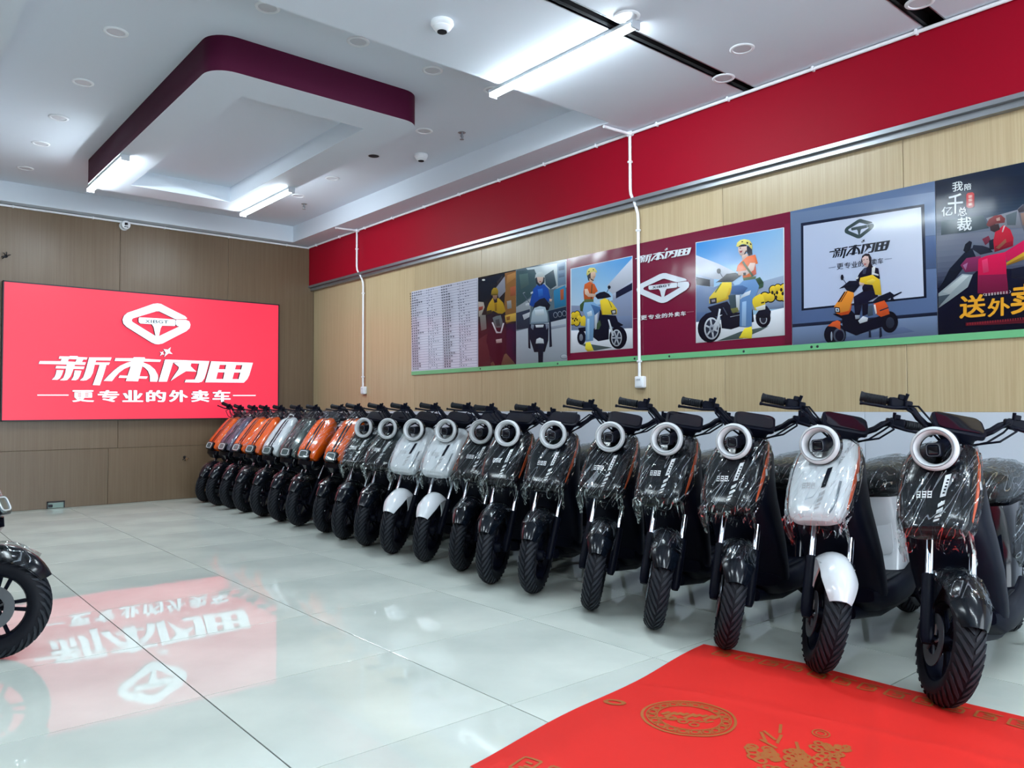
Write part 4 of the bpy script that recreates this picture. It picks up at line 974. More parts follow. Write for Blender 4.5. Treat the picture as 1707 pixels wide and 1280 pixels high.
# night rider
a = Art('rider_poster', 'dark night-street poster of a rider in a yellow jacket', 797, 860.5, CN, (40, 34, 40))
a.polys([((26, 34, 50), [(715, 280), (1000, 212), (900, 320), (870, 430), (800, 500), (715, 530)]),
 ((150, 104, 58), [(985, 215), (1100, 190), (1100, 690), (1000, 730), (980, 520), (992, 360)]),
 ((196, 140, 80), [(1010, 235), (1095, 205), (1095, 260), (1000, 330)]), ((176, 96, 66), [(1040, 360), (1095, 345), (1095, 440), (1040, 450)]),
 ((150, 152, 166), [(890, 370), (985, 245), (992, 400), (925, 470)]), ((60, 56, 66), [(905, 300), (960, 240), (965, 262), (912, 330)]),
 ((178, 168, 160), [(715, 505), (770, 510), (780, 560), (745, 650), (720, 660)]), ((150, 70, 60), [(720, 560), (765, 550), (760, 585), (722, 600)]),
 ((120, 118, 116), [(730, 640), (790, 640), (800, 780), (745, 800)]),
 ((66, 42, 46), [(715, 890), (810, 830), (840, 1155), (715, 1172)]), ((24, 24, 52), [(1000, 735), (1100, 725), (1100, 1145), (1010, 1110)]),
 ((98, 78, 60), [(840, 1130), (1000, 1030), (1095, 1142), (845, 1165)]), ((206, 166, 74), [(945, 655), (1098, 618), (1098, 702), (965, 718)]), ((140, 90, 40), [(1000, 660), (1040, 650), (1035, 690), (1005, 695)]),
 ((150, 150, 150), [(1005, 500), (1050, 490), (1055, 570), (1012, 580)]),
 ((192, 152, 40), [(825, 520), (862, 468), (925, 470), (968, 515), (995, 600), (945, 640), (870, 598), (800, 625), (806, 570)]),
 ((60, 50, 40), [(800, 600), (850, 590), (860, 630), (800, 640)]), ((150, 112, 30), [(880, 520), (905, 520), (905, 600), (885, 600)]),
 ((44, 32, 46), [(866, 470), (908, 470), (908, 512), (880, 518)]), ((160, 122, 100), [(860, 425), (912, 425), (906, 470), (885, 488), (866, 468)]),
 ((168, 138, 46), [(846, 435), (852, 390), (872, 364), (905, 364), (920, 395), (917, 430)]), ((110, 92, 36), [(848, 428), (916, 424), (916, 438), (848, 442)]),
 ((34, 26, 40), [(800, 640), (860, 620), (985, 630), (1002, 800), (992, 1000), (945, 1150), (888, 1152), (835, 1050), (798, 900), (825, 760)]),
 ((98, 108, 112), [(862, 668), (900, 650), (945, 642), (968, 730), (946, 768), (890, 770)]), ((60, 68, 74), [(890, 690), (930, 680), (938, 750), (900, 755)]),
 ((214, 214, 220), [(852, 718), (866, 712), (905, 806), (942, 806), (966, 722), (980, 722), (952, 824), (898, 824)]),
 ((28, 26, 44), [(912, 786), (940, 786), (940, 812), (914, 812)]), ((180, 160, 160), [(895, 890), (955, 880), (957, 920), (900, 926)]),
 ((20, 17, 30), [(898, 950), (957, 945), (950, 1152), (893, 1152)])])
a.ell((235, 240, 235), 770, 284, 16, 9); a.done()
# blue rider
a = Art('rider_poster', 'daylight street poster of a rider in a blue jacket on a pale scooter', 860.5, 945, CN, (96, 116, 128))
a.polys([((200, 216, 222), [(1200, 165), (1615, 100), (1615, 360), (1440, 380), (1300, 260)]), ((62, 90, 98), [(1100, 195), (1285, 175), (1320, 260), (1290, 400), (1240, 460), (1100, 570)]),
 ((84, 112, 112), [(1130, 230), (1220, 215), (1230, 330), (1150, 380)]), ((54, 78, 92), [(1390, 240), (1480, 180), (1510, 340), (1450, 380), (1400, 330)]),
 ((120, 150, 180), [(1515, 118), (1600, 98), (1606, 330), (1525, 350)]), ((90, 118, 150), [(1530, 150), (1590, 140), (1590, 180), (1532, 190)]), ((90, 118, 150), [(1532, 220), (1592, 208), (1592, 250), (1534, 262)]),
 ((48, 130, 176), [(1480, 390), (1602, 335), (1606, 545), (1490, 575)]), ((176, 92, 60), [(1548, 385), (1584, 372), (1584, 480), (1552, 492)]),
 ((150, 158, 166), [(1098, 560), (1250, 470), (1245, 640), (1098, 720)]), ((30, 42, 64), [(1425, 600), (1608, 555), (1608, 680), (1440, 715)]), ((44, 54, 76), [(1098, 620), (1240, 580), (1240, 770), (1098, 790)]),
 ((172, 180, 192), [(1098, 805), (1240, 770), (1440, 715), (1608, 675), (1615, 1110), (1098, 1145)]), ((150, 160, 176), [(1440, 760), (1606, 730), (1606, 760), (1440, 790)]),
 ((190, 196, 206), [(1165, 640), (1240, 610), (1235, 660), (1180, 690)]), ((200, 206, 214), [(1195, 525), (1235, 515), (1235, 545), (1200, 552)])])
for k in range(3): a.ell((140, 150, 168), 1500+45*k, 640-8*k, 22, 30); a.ell((30, 42, 64), 1500+45*k, 640-8*k, 17, 24)
a.line((90, 100, 120), (1250, 540), (1170, 420), 6); a.line((150, 160, 170), (1170, 420), (1190, 410), 8); a.line((90, 100, 120), (1440, 520), (1490, 370), 6); a.line((150, 160, 170), (1490, 370), (1570, 340), 9)
a.polys([((28, 78, 172), [(1275, 375), (1330, 322), (1390, 330), (1428, 375), (1450, 470), (1400, 560), (1280, 560), (1235, 540), (1262, 430)]), ((44, 110, 205), [(1320, 380), (1370, 370), (1375, 440), (1330, 460)]), ((190, 205, 215), [(1248, 410), (1272, 400), (1272, 420), (1250, 430)]),
 ((206, 218, 220), [(1292, 268), (1300, 228), (1330, 204), (1365, 204), (1388, 228), (1394, 268)]), ((220, 190, 176), [(1312, 256), (1378, 254), (1372, 300), (1346, 328), (1320, 304)]), ((40, 44, 56), [(1298, 262), (1313, 258), (1322, 312), (1345, 332), (1340, 350), (1304, 320)]), ((40, 44, 56), [(1378, 256), (1392, 262), (1390, 310), (1350, 345), (1346, 330), (1372, 300)]),
 ((150, 60, 66), [(1334, 298), (1358, 297), (1352, 306), (1340, 306)]), ((26, 32, 52), [(1290, 520), (1340, 480), (1390, 465), (1450, 540), (1430, 590), (1270, 590)]), ((214, 186, 172), [(1440, 475), (1468, 480), (1460, 505), (1440, 500)]),
 ((172, 192, 206), [(1262, 620), (1285, 570), (1340, 550), (1398, 560), (1420, 640), (1424, 722), (1250, 726)]), ((206, 220, 230), [(1290, 590), (1380, 580), (1390, 640), (1300, 650)]), ((120, 140, 160), [(1252, 712), (1424, 706), (1424, 724), (1250, 728)]),
 ((22, 26, 48), [(1232, 735), (1432, 730), (1428, 900), (1392, 1015), (1285, 1018), (1238, 870)]), ((222, 228, 236), [(1296, 742), (1382, 738), (1376, 764), (1304, 768)]), ((120, 130, 150), [(1255, 735), (1285, 740), (1275, 795), (1250, 770)]), ((120, 130, 150), [(1400, 735), (1428, 732), (1428, 770), (1408, 790)]),
 ((28, 32, 54), [(1222, 770), (1238, 770), (1248, 985), (1226, 975)]), ((28, 32, 54), [(1436, 700), (1454, 700), (1466, 960), (1440, 968)]), ((212, 218, 226), [(1300, 930), (1308, 886), (1342, 870), (1378, 886), (1384, 930)]), ((24, 28, 48), [(1322, 928), (1380, 928), (1374, 1126), (1328, 1130)])])
a.ell((120, 128, 144), 1590, 1062, 40, 26); a.ell((172, 180, 192), 1590, 1062, 34, 21); a.done()
# maroon board
C1 = (940, 380, 0.17192, 0.17188); C2 = (1160, 380, 0.15625, 0.15625); C4 = (1055, 395, 0.11715, 0.11719)
a = Art('brand_poster', 'maroon poster with white emblem between two photos of a woman on a yellow scooter', 945, 1320, C1, (124, 24, 58))
a.polys([((238, 240, 246), [(68, 394), (666, 270), (669, 1166), (68, 1213)]), ((158, 204, 240), [(72, 398), (662, 275), (665, 1162), (72, 1208)])])
a.grad([(138, 196, 240), (58, 154, 230), (170, 206, 240), (196, 222, 246)], [(72, 398), (662, 275), (662, 700), (72, 760)])
a.polys([
 ((206, 212, 228), [(664, 290), (664, 510), (470, 640), (430, 600), (420, 560)]), ((186, 192, 212), [(664, 505), (664, 545), (505, 625), (470, 640)]), ((24, 28, 58), [(505, 622), (664, 530), (664, 600), (505, 692)]), ((168, 176, 200), [(470, 640), (505, 622), (505, 692), (475, 700)]),
 ((136, 148, 178), [(475, 700), (664, 600), (664, 975), (72, 990), (72, 752), (300, 756)]), ((112, 126, 158), [(475, 860), (664, 850), (664, 975), (475, 982)]), ((228, 232, 242), [(72, 995), (664, 972), (665, 1162), (72, 1208)])])
for x, y in ((95, 850), (130, 840), (85, 905), (125, 915), (150, 880), (110, 880)): a.ell((30, 28, 30), x, y, 33, 40)
for x, y in ((95, 850), (130, 840), (85, 905), (125, 915), (150, 880)): a.ell((236, 200, 50), x, y, 26, 33)
for x, y in ((105, 898), (88, 880), (128, 890)): a.ell((50, 40, 30), x, y, 8, 10)
a.poly((76, 90, 92), [(150, 1125), (220, 1120), (470, 1160), (300, 1190)]); a.ell((18, 20, 42), 172, 1062, 42, 70); a.ell((120, 126, 140), 168, 1062, 18, 34)
a.polys([((18, 20, 42), [(140, 970), (215, 960), (220, 1000), (150, 1010)]), ((238, 206, 56), [(162, 870), (198, 848), (218, 880), (208, 952), (162, 946)]),
 ((18, 20, 42), [(268, 1000), (330, 940), (352, 780), (380, 840), (505, 850), (525, 905), (440, 960), (436, 1080), (335, 1098), (285, 1060)]), ((64, 84, 62), [(320, 930), (350, 890), (362, 940), (340, 985), (315, 980)]), ((200, 205, 215), [(300, 820), (330, 815), (318, 980), (302, 985)])])
a.ell((14, 15, 32), 527, 1062, 86, 112); a.ell((176, 180, 190), 512, 1066, 52, 82); a.ell((40, 44, 62), 512, 1066, 42, 70)
for k in range(6): t = PI*k/3; a.line((176, 180, 190), (512, 1066), (512+42*math.cos(t), 1066+70*math.sin(t)), 12)
a.ell((150, 156, 168), 512, 1066, 16, 22)
a.polys([((18, 20, 42), [(440, 890), (520, 905), (578, 940), (560, 950), (480, 965), (430, 930)]), ((206, 212, 222), [(428, 888), (442, 888), (490, 1045), (468, 1050)]),
 ((240, 208, 56), [(352, 702), (400, 680), (470, 722), (518, 790), (515, 838), (384, 842)]), ((216, 176, 40), [(352, 702), (384, 842), (372, 842), (362, 790)]), ((30, 34, 50), [(456, 800), (506, 790), (512, 832), (466, 840)]), ((186, 190, 196), [(470, 806), (498, 800), (502, 824), (474, 830)]), ((110, 118, 60), [(428, 690), (436, 692), (470, 770), (462, 772)]),
 ((16, 18, 38), [(298, 655), (350, 625), (395, 616), (440, 640), (460, 668), (400, 682), (330, 690)])])
a.line((30, 32, 50), (418, 625), (438, 585), 5); a.ell((16, 18, 38), 441, 575, 15, 17)
a.polys([((58, 60, 66), [(225, 455), (262, 430), (268, 520), (238, 510)]), ((228, 194, 170), [(262, 425), (308, 425), (312, 462), (292, 502), (262, 492)]), ((200, 150, 130), [(285, 470), (305, 468), (298, 482), (288, 482)]), ((220, 186, 164), [(250, 490), (290, 500), (280, 535), (250, 530)]),
 ((240, 226, 128), [(220, 452), (226, 412), (252, 386), (298, 386), (320, 412), (322, 438), (300, 422), (262, 432), (230, 462)]), ((60, 56, 40), [(240, 420), (252, 416), (250, 428), (240, 432)]), ((60, 56, 40), [(282, 400), (294, 400), (293, 410), (283, 410)]), ((40, 40, 46), [(262, 490), (292, 505), (288, 515), (258, 500)]),
 ((208, 96, 44), [(203, 545), (250, 520), (300, 545), (332, 612), (305, 632), (288, 692), (198, 695), (192, 620)]), ((90, 70, 40), [(270, 545), (280, 545), (272, 692), (262, 692)]), ((228, 196, 176), [(203, 592), (232, 590), (250, 635), (312, 640), (310, 668), (240, 668), (206, 640)]),
 ((92, 110, 70), [(198, 692), (290, 690), (290, 722), (200, 725)]), ((66, 92, 58), [(158, 745), (196, 706), (214, 760), (205, 810), (162, 806)]),
 ((122, 164, 206), [(200, 722), (288, 716), (358, 770), (352, 802), (296, 850), (286, 1092), (212, 1102), (214, 860), (186, 800)]), ((70, 110, 160), [(262, 740), (358, 770), (352, 802), (300, 848), (290, 800)]), ((200, 220, 238), [(225, 820), (270, 800), (280, 850), (235, 860)]), ((160, 196, 226), [(228, 880), (250, 880), (250, 1080), (228, 1085)]),
 ((244, 224, 70), [(214, 1112), (256, 1104), (292, 1190), (232, 1197), (208, 1172)]), ((200, 170, 40), [(208, 1172), (292, 1188), (232, 1197)])])
a.polys([((124, 24, 58), [(20, 330), (68, 320), (68, 1240), (20, 1240)]), ((238, 240, 246), [(66, 396), (72, 395), (72, 1212), (66, 1213)])])
a.crop = C2
a.polys([((238, 240, 246), [(1, 155), (941, -6), (954, 1144), (3, 1228)]), ((170, 210, 242), [(5, 160), (935, 0), (948, 1140), (8, 1222)])])
a.grad([(48, 150, 232), (150, 198, 240), (206, 226, 246), (140, 196, 240)], [(5, 160), (935, 0), (940, 620), (5, 620)])
a.polys([
 ((206, 212, 228), [(5, 290), (250, 385), (430, 475), (385, 560), (195, 545), (5, 490)]), ((160, 172, 196), [(5, 490), (195, 545), (195, 630), (5, 610)]), ((16, 20, 44), [(5, 522), (155, 552), (155, 626), (5, 606)]), ((112, 132, 168), [(5, 610), (195, 632), (385, 560), (480, 720), (480, 1000), (5, 1004)]), ((86, 106, 144), [(5, 900), (480, 900), (480, 1000), (5, 1004)]),
 ((150, 166, 192), [(640, 590), (946, 505), (946, 855), (600, 880)]), ((120, 136, 164), [(640, 830), (946, 800), (946, 855), (640, 880)]), ((232, 236, 244), [(5, 1004), (480, 960), (946, 850), (948, 1140), (8, 1222)]), ((78, 92, 92), [(230, 1205), (480, 1105), (785, 1045), (700, 1095), (500, 1180)])])
for x, y, r in ((740, 740, 60), (830, 660, 50), (800, 740, 55), (880, 640, 45), (900, 720, 62), (945, 640, 50), (950, 730, 56)): a.ell((24, 22, 28), x, y, r, r*1.05)
for x, y, r in ((740, 740, 48), (830, 660, 40), (800, 740, 44), (880, 640, 36), (900, 720, 50), (945, 640, 40), (950, 730, 46)): a.ell((238, 202, 52), x, y, r, r*1.05)
for x, y in ((820, 690), (870, 690), (915, 660), (860, 740), (930, 700)): a.ell((34, 30, 30), x, y, 13, 20)
a.ell((14, 15, 34), 722, 962, 80, 100); a.ell((176, 182, 194), 724, 975, 40, 52); a.ell((40, 44, 62), 724, 975, 30, 40)
a.polys([((16, 18, 40), [(690, 860), (760, 830), (805, 890), (795, 960), (660, 960), (640, 930)]), ((240, 208, 56), [(612, 745), (690, 702), (722, 722), (748, 822), (640, 882), (606, 800)]), ((222, 224, 220), [(640, 850), (745, 815), (745, 868), (660, 884)]), ((60, 54, 30), [(700, 792), (735, 785), (735, 800), (702, 808)]),
 ((16, 18, 40), [(130, 845), (340, 782), (420, 900), (480, 905), (480, 1005), (610, 870), (625, 1000), (380, 1082), (280, 1070), (270, 945), (180, 905)]), ((70, 78, 96), [(290, 850), (300, 845), (345, 925), (335, 930)]), ((150, 156, 168), [(370, 945), (475, 925), (475, 930), (372, 952)])])
a.ell((14, 15, 34), 148, 1070, 124, 150); a.ell((190, 194, 204), 172, 1072, 80, 118); a.ell((44, 48, 66), 174, 1072, 66, 100)
for k in range(6): t = PI*k/3+0.3; a.line((190, 194, 204), (176, 1072), (176+66*math.cos(t), 1072+100*math.sin(t)), 18)
a.ell((150, 156, 168), 176, 1072, 30, 44); a.ell((60, 64, 80), 176, 1072, 12, 16)
a.polys([((16, 18, 40), [(62, 962), (110, 915), (170, 895), (285, 905), (275, 955), (150, 930)]), ((210, 216, 226), [(252, 862), (272, 866), (245, 1000), (225, 1085), (186, 1092), (236, 950)]), ((200, 206, 216), [(250, 930), (290, 925), (262, 945), (262, 1060), (240, 1070)]),
 ((242, 212, 58), [(288, 580), (386, 578), (388, 640), (350, 762), (232, 802), (148, 806), (148, 740)]), ((220, 180, 44), [(360, 640), (388, 640), (350, 762), (232, 802), (240, 780), (330, 745)]), ((26, 30, 48), [(152, 756), (226, 744), (228, 800), (158, 812)]), ((150, 142, 150), [(172, 768), (210, 762), (212, 786), (176, 792)]), ((96, 120, 60), [(268, 592), (282, 592), (218, 690), (204, 688)]),
 ((14, 16, 36), [(215, 586), (290, 530), (330, 490), (430, 478), (495, 505), (400, 572), (300, 578), (240, 578)])])
a.line((30, 32, 50), (262, 478), (290, 525), 6); a.ell((14, 16, 36), 250, 460, 22, 28)
a.polys([((60, 78, 88), [(350, 720), (435, 710), (440, 860), (385, 905)]), ((200, 208, 216), [(430, 715), (475, 715), (470, 880), (440, 880)]), ((112, 112, 62), [(376, 862), (450, 848), (464, 892), (400, 912)]),
 ((24, 24, 48), [(535, 190), (602, 200), (608, 285), (570, 298), (545, 250)]), ((230, 200, 190), [(458, 198), (548, 182), (550, 250), (515, 296), (478, 294), (458, 252)]), ((170, 70, 80), [(470, 248), (505, 240), (495, 262), (478, 266)]), ((40, 36, 50), [(470, 215), (488, 210), (488, 218), (472, 222)]), ((40, 36, 50), [(462, 185), (545, 172), (548, 195), (460, 205)]), ((30, 30, 44), [(540, 240), (550, 242), (520, 305), (485, 302), (512, 292)]),
 ((242, 230, 126), [(436, 196), (446, 158), (480, 130), (522, 120), (578, 132), (606, 172), (608, 230), (592, 218), (560, 182), (500, 172), (452, 202)]), ((40, 38, 40), [(545, 150), (565, 152), (562, 170), (546, 168)]), ((40, 38, 40), [(582, 160), (598, 170), (598, 186), (584, 178)]), ((40, 38, 40), [(492, 144), (510, 142), (508, 152), (492, 154)]),
 ((226, 192, 178), [(495, 295), (555, 270), (560, 310), (520, 350), (500, 345)]), ((230, 106, 36), [(498, 352), (558, 302), (640, 286), (668, 380), (640, 388), (652, 490), (592, 532), (508, 534), (500, 470), (436, 462), (452, 400)]), ((200, 72, 36), [(640, 390), (652, 490), (592, 532), (600, 480)]), ((228, 198, 184), [(585, 372), (642, 374), (622, 450), (545, 502), (460, 508), (452, 468), (540, 452)]), ((20, 22, 40), [(510, 478), (540, 476), (542, 506), (514, 508)]),
 ((74, 92, 50), [(496, 368), (514, 352), (624, 512), (604, 520)]), ((88, 112, 76), [(508, 534), (600, 520), (650, 515), (640, 550), (515, 565)]), ((44, 86, 60), [(640, 545), (690, 524), (728, 580), (722, 632), (680, 648), (655, 590)]), ((34, 66, 48), [(650, 560), (700, 545), (722, 590), (668, 605)]),
 ((100, 142, 194), [(512, 562), (640, 545), (682, 622), (655, 705), (606, 765), (602, 1060), (472, 1055), (478, 752), (535, 690), (500, 708), (382, 706), (388, 620), (470, 602)]), ((66, 104, 158), [(388, 622), (500, 612), (560, 640), (510, 705), (382, 704)]), ((210, 222, 236), [(478, 745), (530, 690), (594, 665), (580, 712), (500, 745), (480, 765)]), ((150, 184, 222), [(500, 790), (545, 780), (540, 1050), (495, 1048)]),
 ((242, 222, 62), [(524, 1072), (600, 1050), (608, 1110), (602, 1178), (468, 1172), (490, 1132)]), ((206, 178, 40), [(468, 1160), (602, 1165), (602, 1178), (468, 1174)])])
a.polys([((124, 24, 58), [(954, -40), (1030, -54), (1030, 1230), (954, 1240)]), ((238, 240, 246), [(942, -2), (948, -3), (955, 1143), (947, 1144)])])
a.crop = C4
a.mark(WORD, (236, 240, 248), BW, ((44, 425), (822, 283), (850, 108), (52, 252)) if False else ((40, 398), (838, 270), (842, 92), (44, 226)))
a.mark(EMB, (228, 234, 246), BE, ((60, 968), (812, 908), (818, 470), (62, 560)))
for k, (ch, xa, xb) in enumerate(SLOGAN):
    u0 = (xa-119)/264.0; u1 = (xb-119)/264.0; x0, x1_ = 122+643*u0, 122+643*u1; s_ = -0.105
    yb0, yb1 = 1186+(x0-122)*s_, 1186+(x1_-122)*s_
    a.glyph(ch, (240, 242, 248), ((x0, yb0), (x1_, yb1), (x1_, yb1-66), (x0, yb0-66)), 0.03)
a.line((200, 150, 165), (5, 1165), (72, 1158), 4); a.line((200, 150, 165), (778, 1072), (880, 1060), 4)
for k, ch in enumerate('XIBGT'):
    ua = [0.0, 0.235, 0.335, 0.56, 0.79][k]; ub = [0.20, 0.275, 0.535, 0.765, 1.0][k]; x0, x1_ = 290+262*ua, 290+262*ub
    a.glyph(ch, (24, 28, 60), ((x0, 737-0.14*(x0-290)), (x1_, 737-0.14*(x1_-290)), (x1_, 703-0.14*(x1_-290)), (x0, 703-0.14*(x0-290))), 0.03)
a.done()
# studio photo
C5 = (1330, 330, 0.19525, 0.19531)
a = Art('studio_poster', 'blue-grey poster of a woman in a black and yellow jacket on an orange scooter', 1320, 1563, C5, (98, 122, 162))
DK = (14, 18, 40)
a.grad([(112, 132, 166), (128, 150, 188), (88, 110, 152), (76, 98, 142)], [(-60, 130), (1200, -60), (1200, 1000), (-60, 1100)])
a.polys([ ((82, 104, 146), [(1085, 330), (1200, 315), (1200, 600), (1085, 610)]), ((110, 128, 160), [(-60, 1100), (1200, 1000), (1200, 1260), (-60, 1270)]), ((26, 34, 58), [(-60, 1078), (1200, 972), (1200, 1002), (-60, 1106)]), ((90, 106, 140), [(100, 1240), (900, 1100), (1000, 1140), (400, 1250)]),
 ((70, 94, 138), [(1086, 325), (1200, 312), (1200, 316), (1086, 329)]), ((70, 94, 138), [(1086, 590), (1200, 578), (1200, 582), (1086, 594)]), ((22, 30, 54), [(26, 215), (1080, 52), (1100, 852), (32, 962)]), ])
a.grad([(196, 208, 236), (224, 232, 250), (206, 216, 242), (190, 202, 234)], [(48, 238), (1052, 78), (1076, 838), (52, 942)])
GE = (40, 62, 66)
a.mark(EMB, GE, BE, ((398, 368), (650, 322), (652, 155), (400, 206)))
a.mark(WORD, (18, 22, 40), BW, ((266, 530), (782, 462), (792, 312), (272, 395)))
for ch, xa, xb in SLOGAN:
    u0 = (xa-119)/264.0; u1 = (xb-119)/264.0; x0, x1_ = 334+396*u0, 334+396*u1; s_ = -0.135
    if ch == '外': continue
    yb0, yb1 = 614+(x0-334)*s_, 614+(x1_-334)*s_; a.glyph(ch, (20, 24, 42), ((x0, yb0), (x1_, yb1), (x1_, yb1-52), (x0, yb0-52)), 0.01)
a.line((70, 80, 110), (265, 598), (325, 588), 3); a.line((70, 80, 110), (742, 524), (805, 516), 3)
a.ell((12, 14, 30), 785, 1058, 72, 92); a.ell((40, 46, 64), 790, 1065, 36, 48)
a.polys([((20, 24, 44), [(690, 842), (790, 800), (832, 832), (765, 872), (640, 884)]), ((20, 24, 44), [(800, 836), (885, 799), (892, 806), (815, 850), (830, 880), (790, 880)]), ((12, 14, 34), [(302, 990), (460, 960), (560, 1060), (720, 1000), (740, 1095), (620, 1130), (500, 1172), (385, 1125), (380, 1030)]), ((70, 84, 100), [(585, 925), (640, 912), (645, 1000), (600, 1010)]), ((218, 86, 40), [(650, 902), (740, 874), (770, 920), (786, 990), (712, 1016), (664, 985)]), ((236, 228, 226), [(650, 912), (664, 908), (678, 985), (664, 990)]), ((40, 40, 60), [(700, 958), (775, 930), (778, 940), (702, 968)]),
 ((30, 34, 54), [(608, 1125), (622, 1122), (628, 1190), (608, 1190)]), ((30, 34, 54), [(700, 1110), (716, 1108), (722, 1180), (700, 1195)])])
a.ell((14, 16, 34), 320, 1165, 94, 98); a.ell((70, 78, 96), 355, 1172, 50, 62); a.ell((18, 20, 40), 358, 1174, 36, 48); a.ell((150, 160, 176), 290, 1180, 8, 40)
a.polys([((212, 88, 42), [(258, 1094), (300, 1058), (340, 1044), (366, 1056), (366, 1128), (320, 1100)]), ((240, 148, 52), [(312, 928), (398, 800), (440, 790), (475, 800), (482, 832), (440, 962), (332, 986)]), ((206, 78, 32), [(332, 986), (440, 962), (466, 900), (452, 965), (436, 992), (372, 1003)]), ((22, 26, 44), [(316, 930), (360, 934), (364, 978), (320, 978)]), ((214, 220, 230), [(324, 940), (354, 943), (356, 970), (326, 970)]), ((30, 34, 52), [(332, 948), (348, 950), (349, 962), (333, 962)]), ((50, 34, 30), [(398, 800), (412, 799), (356, 890), (342, 888)]), ((50, 34, 30), [(420, 797), (428, 796), (372, 888), (364, 888)]),
 ((18, 22, 42), [(355, 775), (395, 745), (440, 708), (525, 706), (535, 745), (482, 808), (420, 790), (400, 765)])])
a.line((40, 46, 64), (390, 695), (415, 730), 5); a.ell((18, 22, 42), 381, 678, 13, 24)
a.polys([((20, 20, 44), [(478, 845), (560, 795), (662, 780), (690, 840), (605, 885), (600, 990), (555, 1008), (552, 905), (530, 1005), (490, 1000)]), ((204, 210, 220), [(518, 1048), (560, 1008), (602, 1022), (596, 1052), (532, 1072)]), ((150, 156, 170), [(490, 1000), (535, 1000), (525, 1030), (495, 1035)]),
 ((24, 22, 44), [(498, 700), (530, 640), (570, 598), (632, 586), (690, 600), (704, 690), (640, 700), (560, 700), (520, 715)]), ((228, 230, 232), [(636, 590), (666, 582), (656, 655), (632, 660)]), ((60, 66, 90), [(560, 605), (590, 600), (580, 650), (556, 650)]), ((230, 192, 48), [(535, 682), (640, 655), (704, 700), (718, 830), (664, 825), (642, 742), (560, 735), (530, 715)]), ((24, 22, 44), [(560, 735), (640, 742), (655, 790), (560, 800), (552, 770)]), ((240, 208, 80), [(590, 710), (640, 690), (668, 700), (640, 735), (600, 735)]),
 ((226, 228, 232), [(640, 636), (692, 652), (690, 666), (638, 650)]), ((226, 228, 232), [(500, 680), (522, 672), (518, 690), (500, 696)]), ((218, 188, 178), [(526, 720), (572, 728), (562, 748), (530, 742)]),
 ((40, 28, 38), [(542, 540), (552, 495), (580, 474), (612, 476), (632, 510), (630, 560), (645, 590), (618, 606), (590, 590)]), ((228, 194, 188), [(552, 515), (575, 495), (604, 498), (614, 545), (600, 588), (576, 590), (556, 552)]), ((180, 90, 96), [(566, 562), (588, 558), (582, 572), (572, 572)]), ((50, 36, 44), [(560, 528), (574, 524), (574, 529), (561, 533)]), ((50, 36, 44), [(588, 522), (602, 520), (602, 526), (589, 527)])])
a.done()
# dark poster
C6 = (1555, 270, 0.2342, 0.23437)
a = Art('slogan_poster', 'dark poster with white and gold brush characters and riders in red, at the right edge', 1563, 1707, C6, (16, 30, 56), yr=wy(1563)-1.05)
R_ = 2000
bands = [(150, (14, 27, 52)), (250, (20, 34, 60)), (330, (34, 52, 76)), (400, (56, 74, 96)), (470, (86, 98, 118)), (530, (120, 126, 144)), (640, (108, 116, 136)), (760, (84, 92, 114)), (850, (50, 58, 82)), (900, (14, 18, 42)), (1300, (10, 14, 38))]
for k in range(len(bands)-1):
    for j in range(3):
        t0, t1 = j/3.0, (j+1)/3.0; ya = bands[k][0]*(1-t0)+bands[k+1][0]*t0; yb = bands[k][0]*(1-t1)+bands[k+1][0]*t1; c = [int(bands[k][1][i]*(1-t0)+bands[k+1][1][i]*t0) for i in range(3)]
        a.poly(c, [(0, ya), (R_, ya-190), (R_, yb-190), (0, yb)], False)
a.poly((14, 27, 52), [(0, 120), (20, 135), (20, 420), (0, 480)])
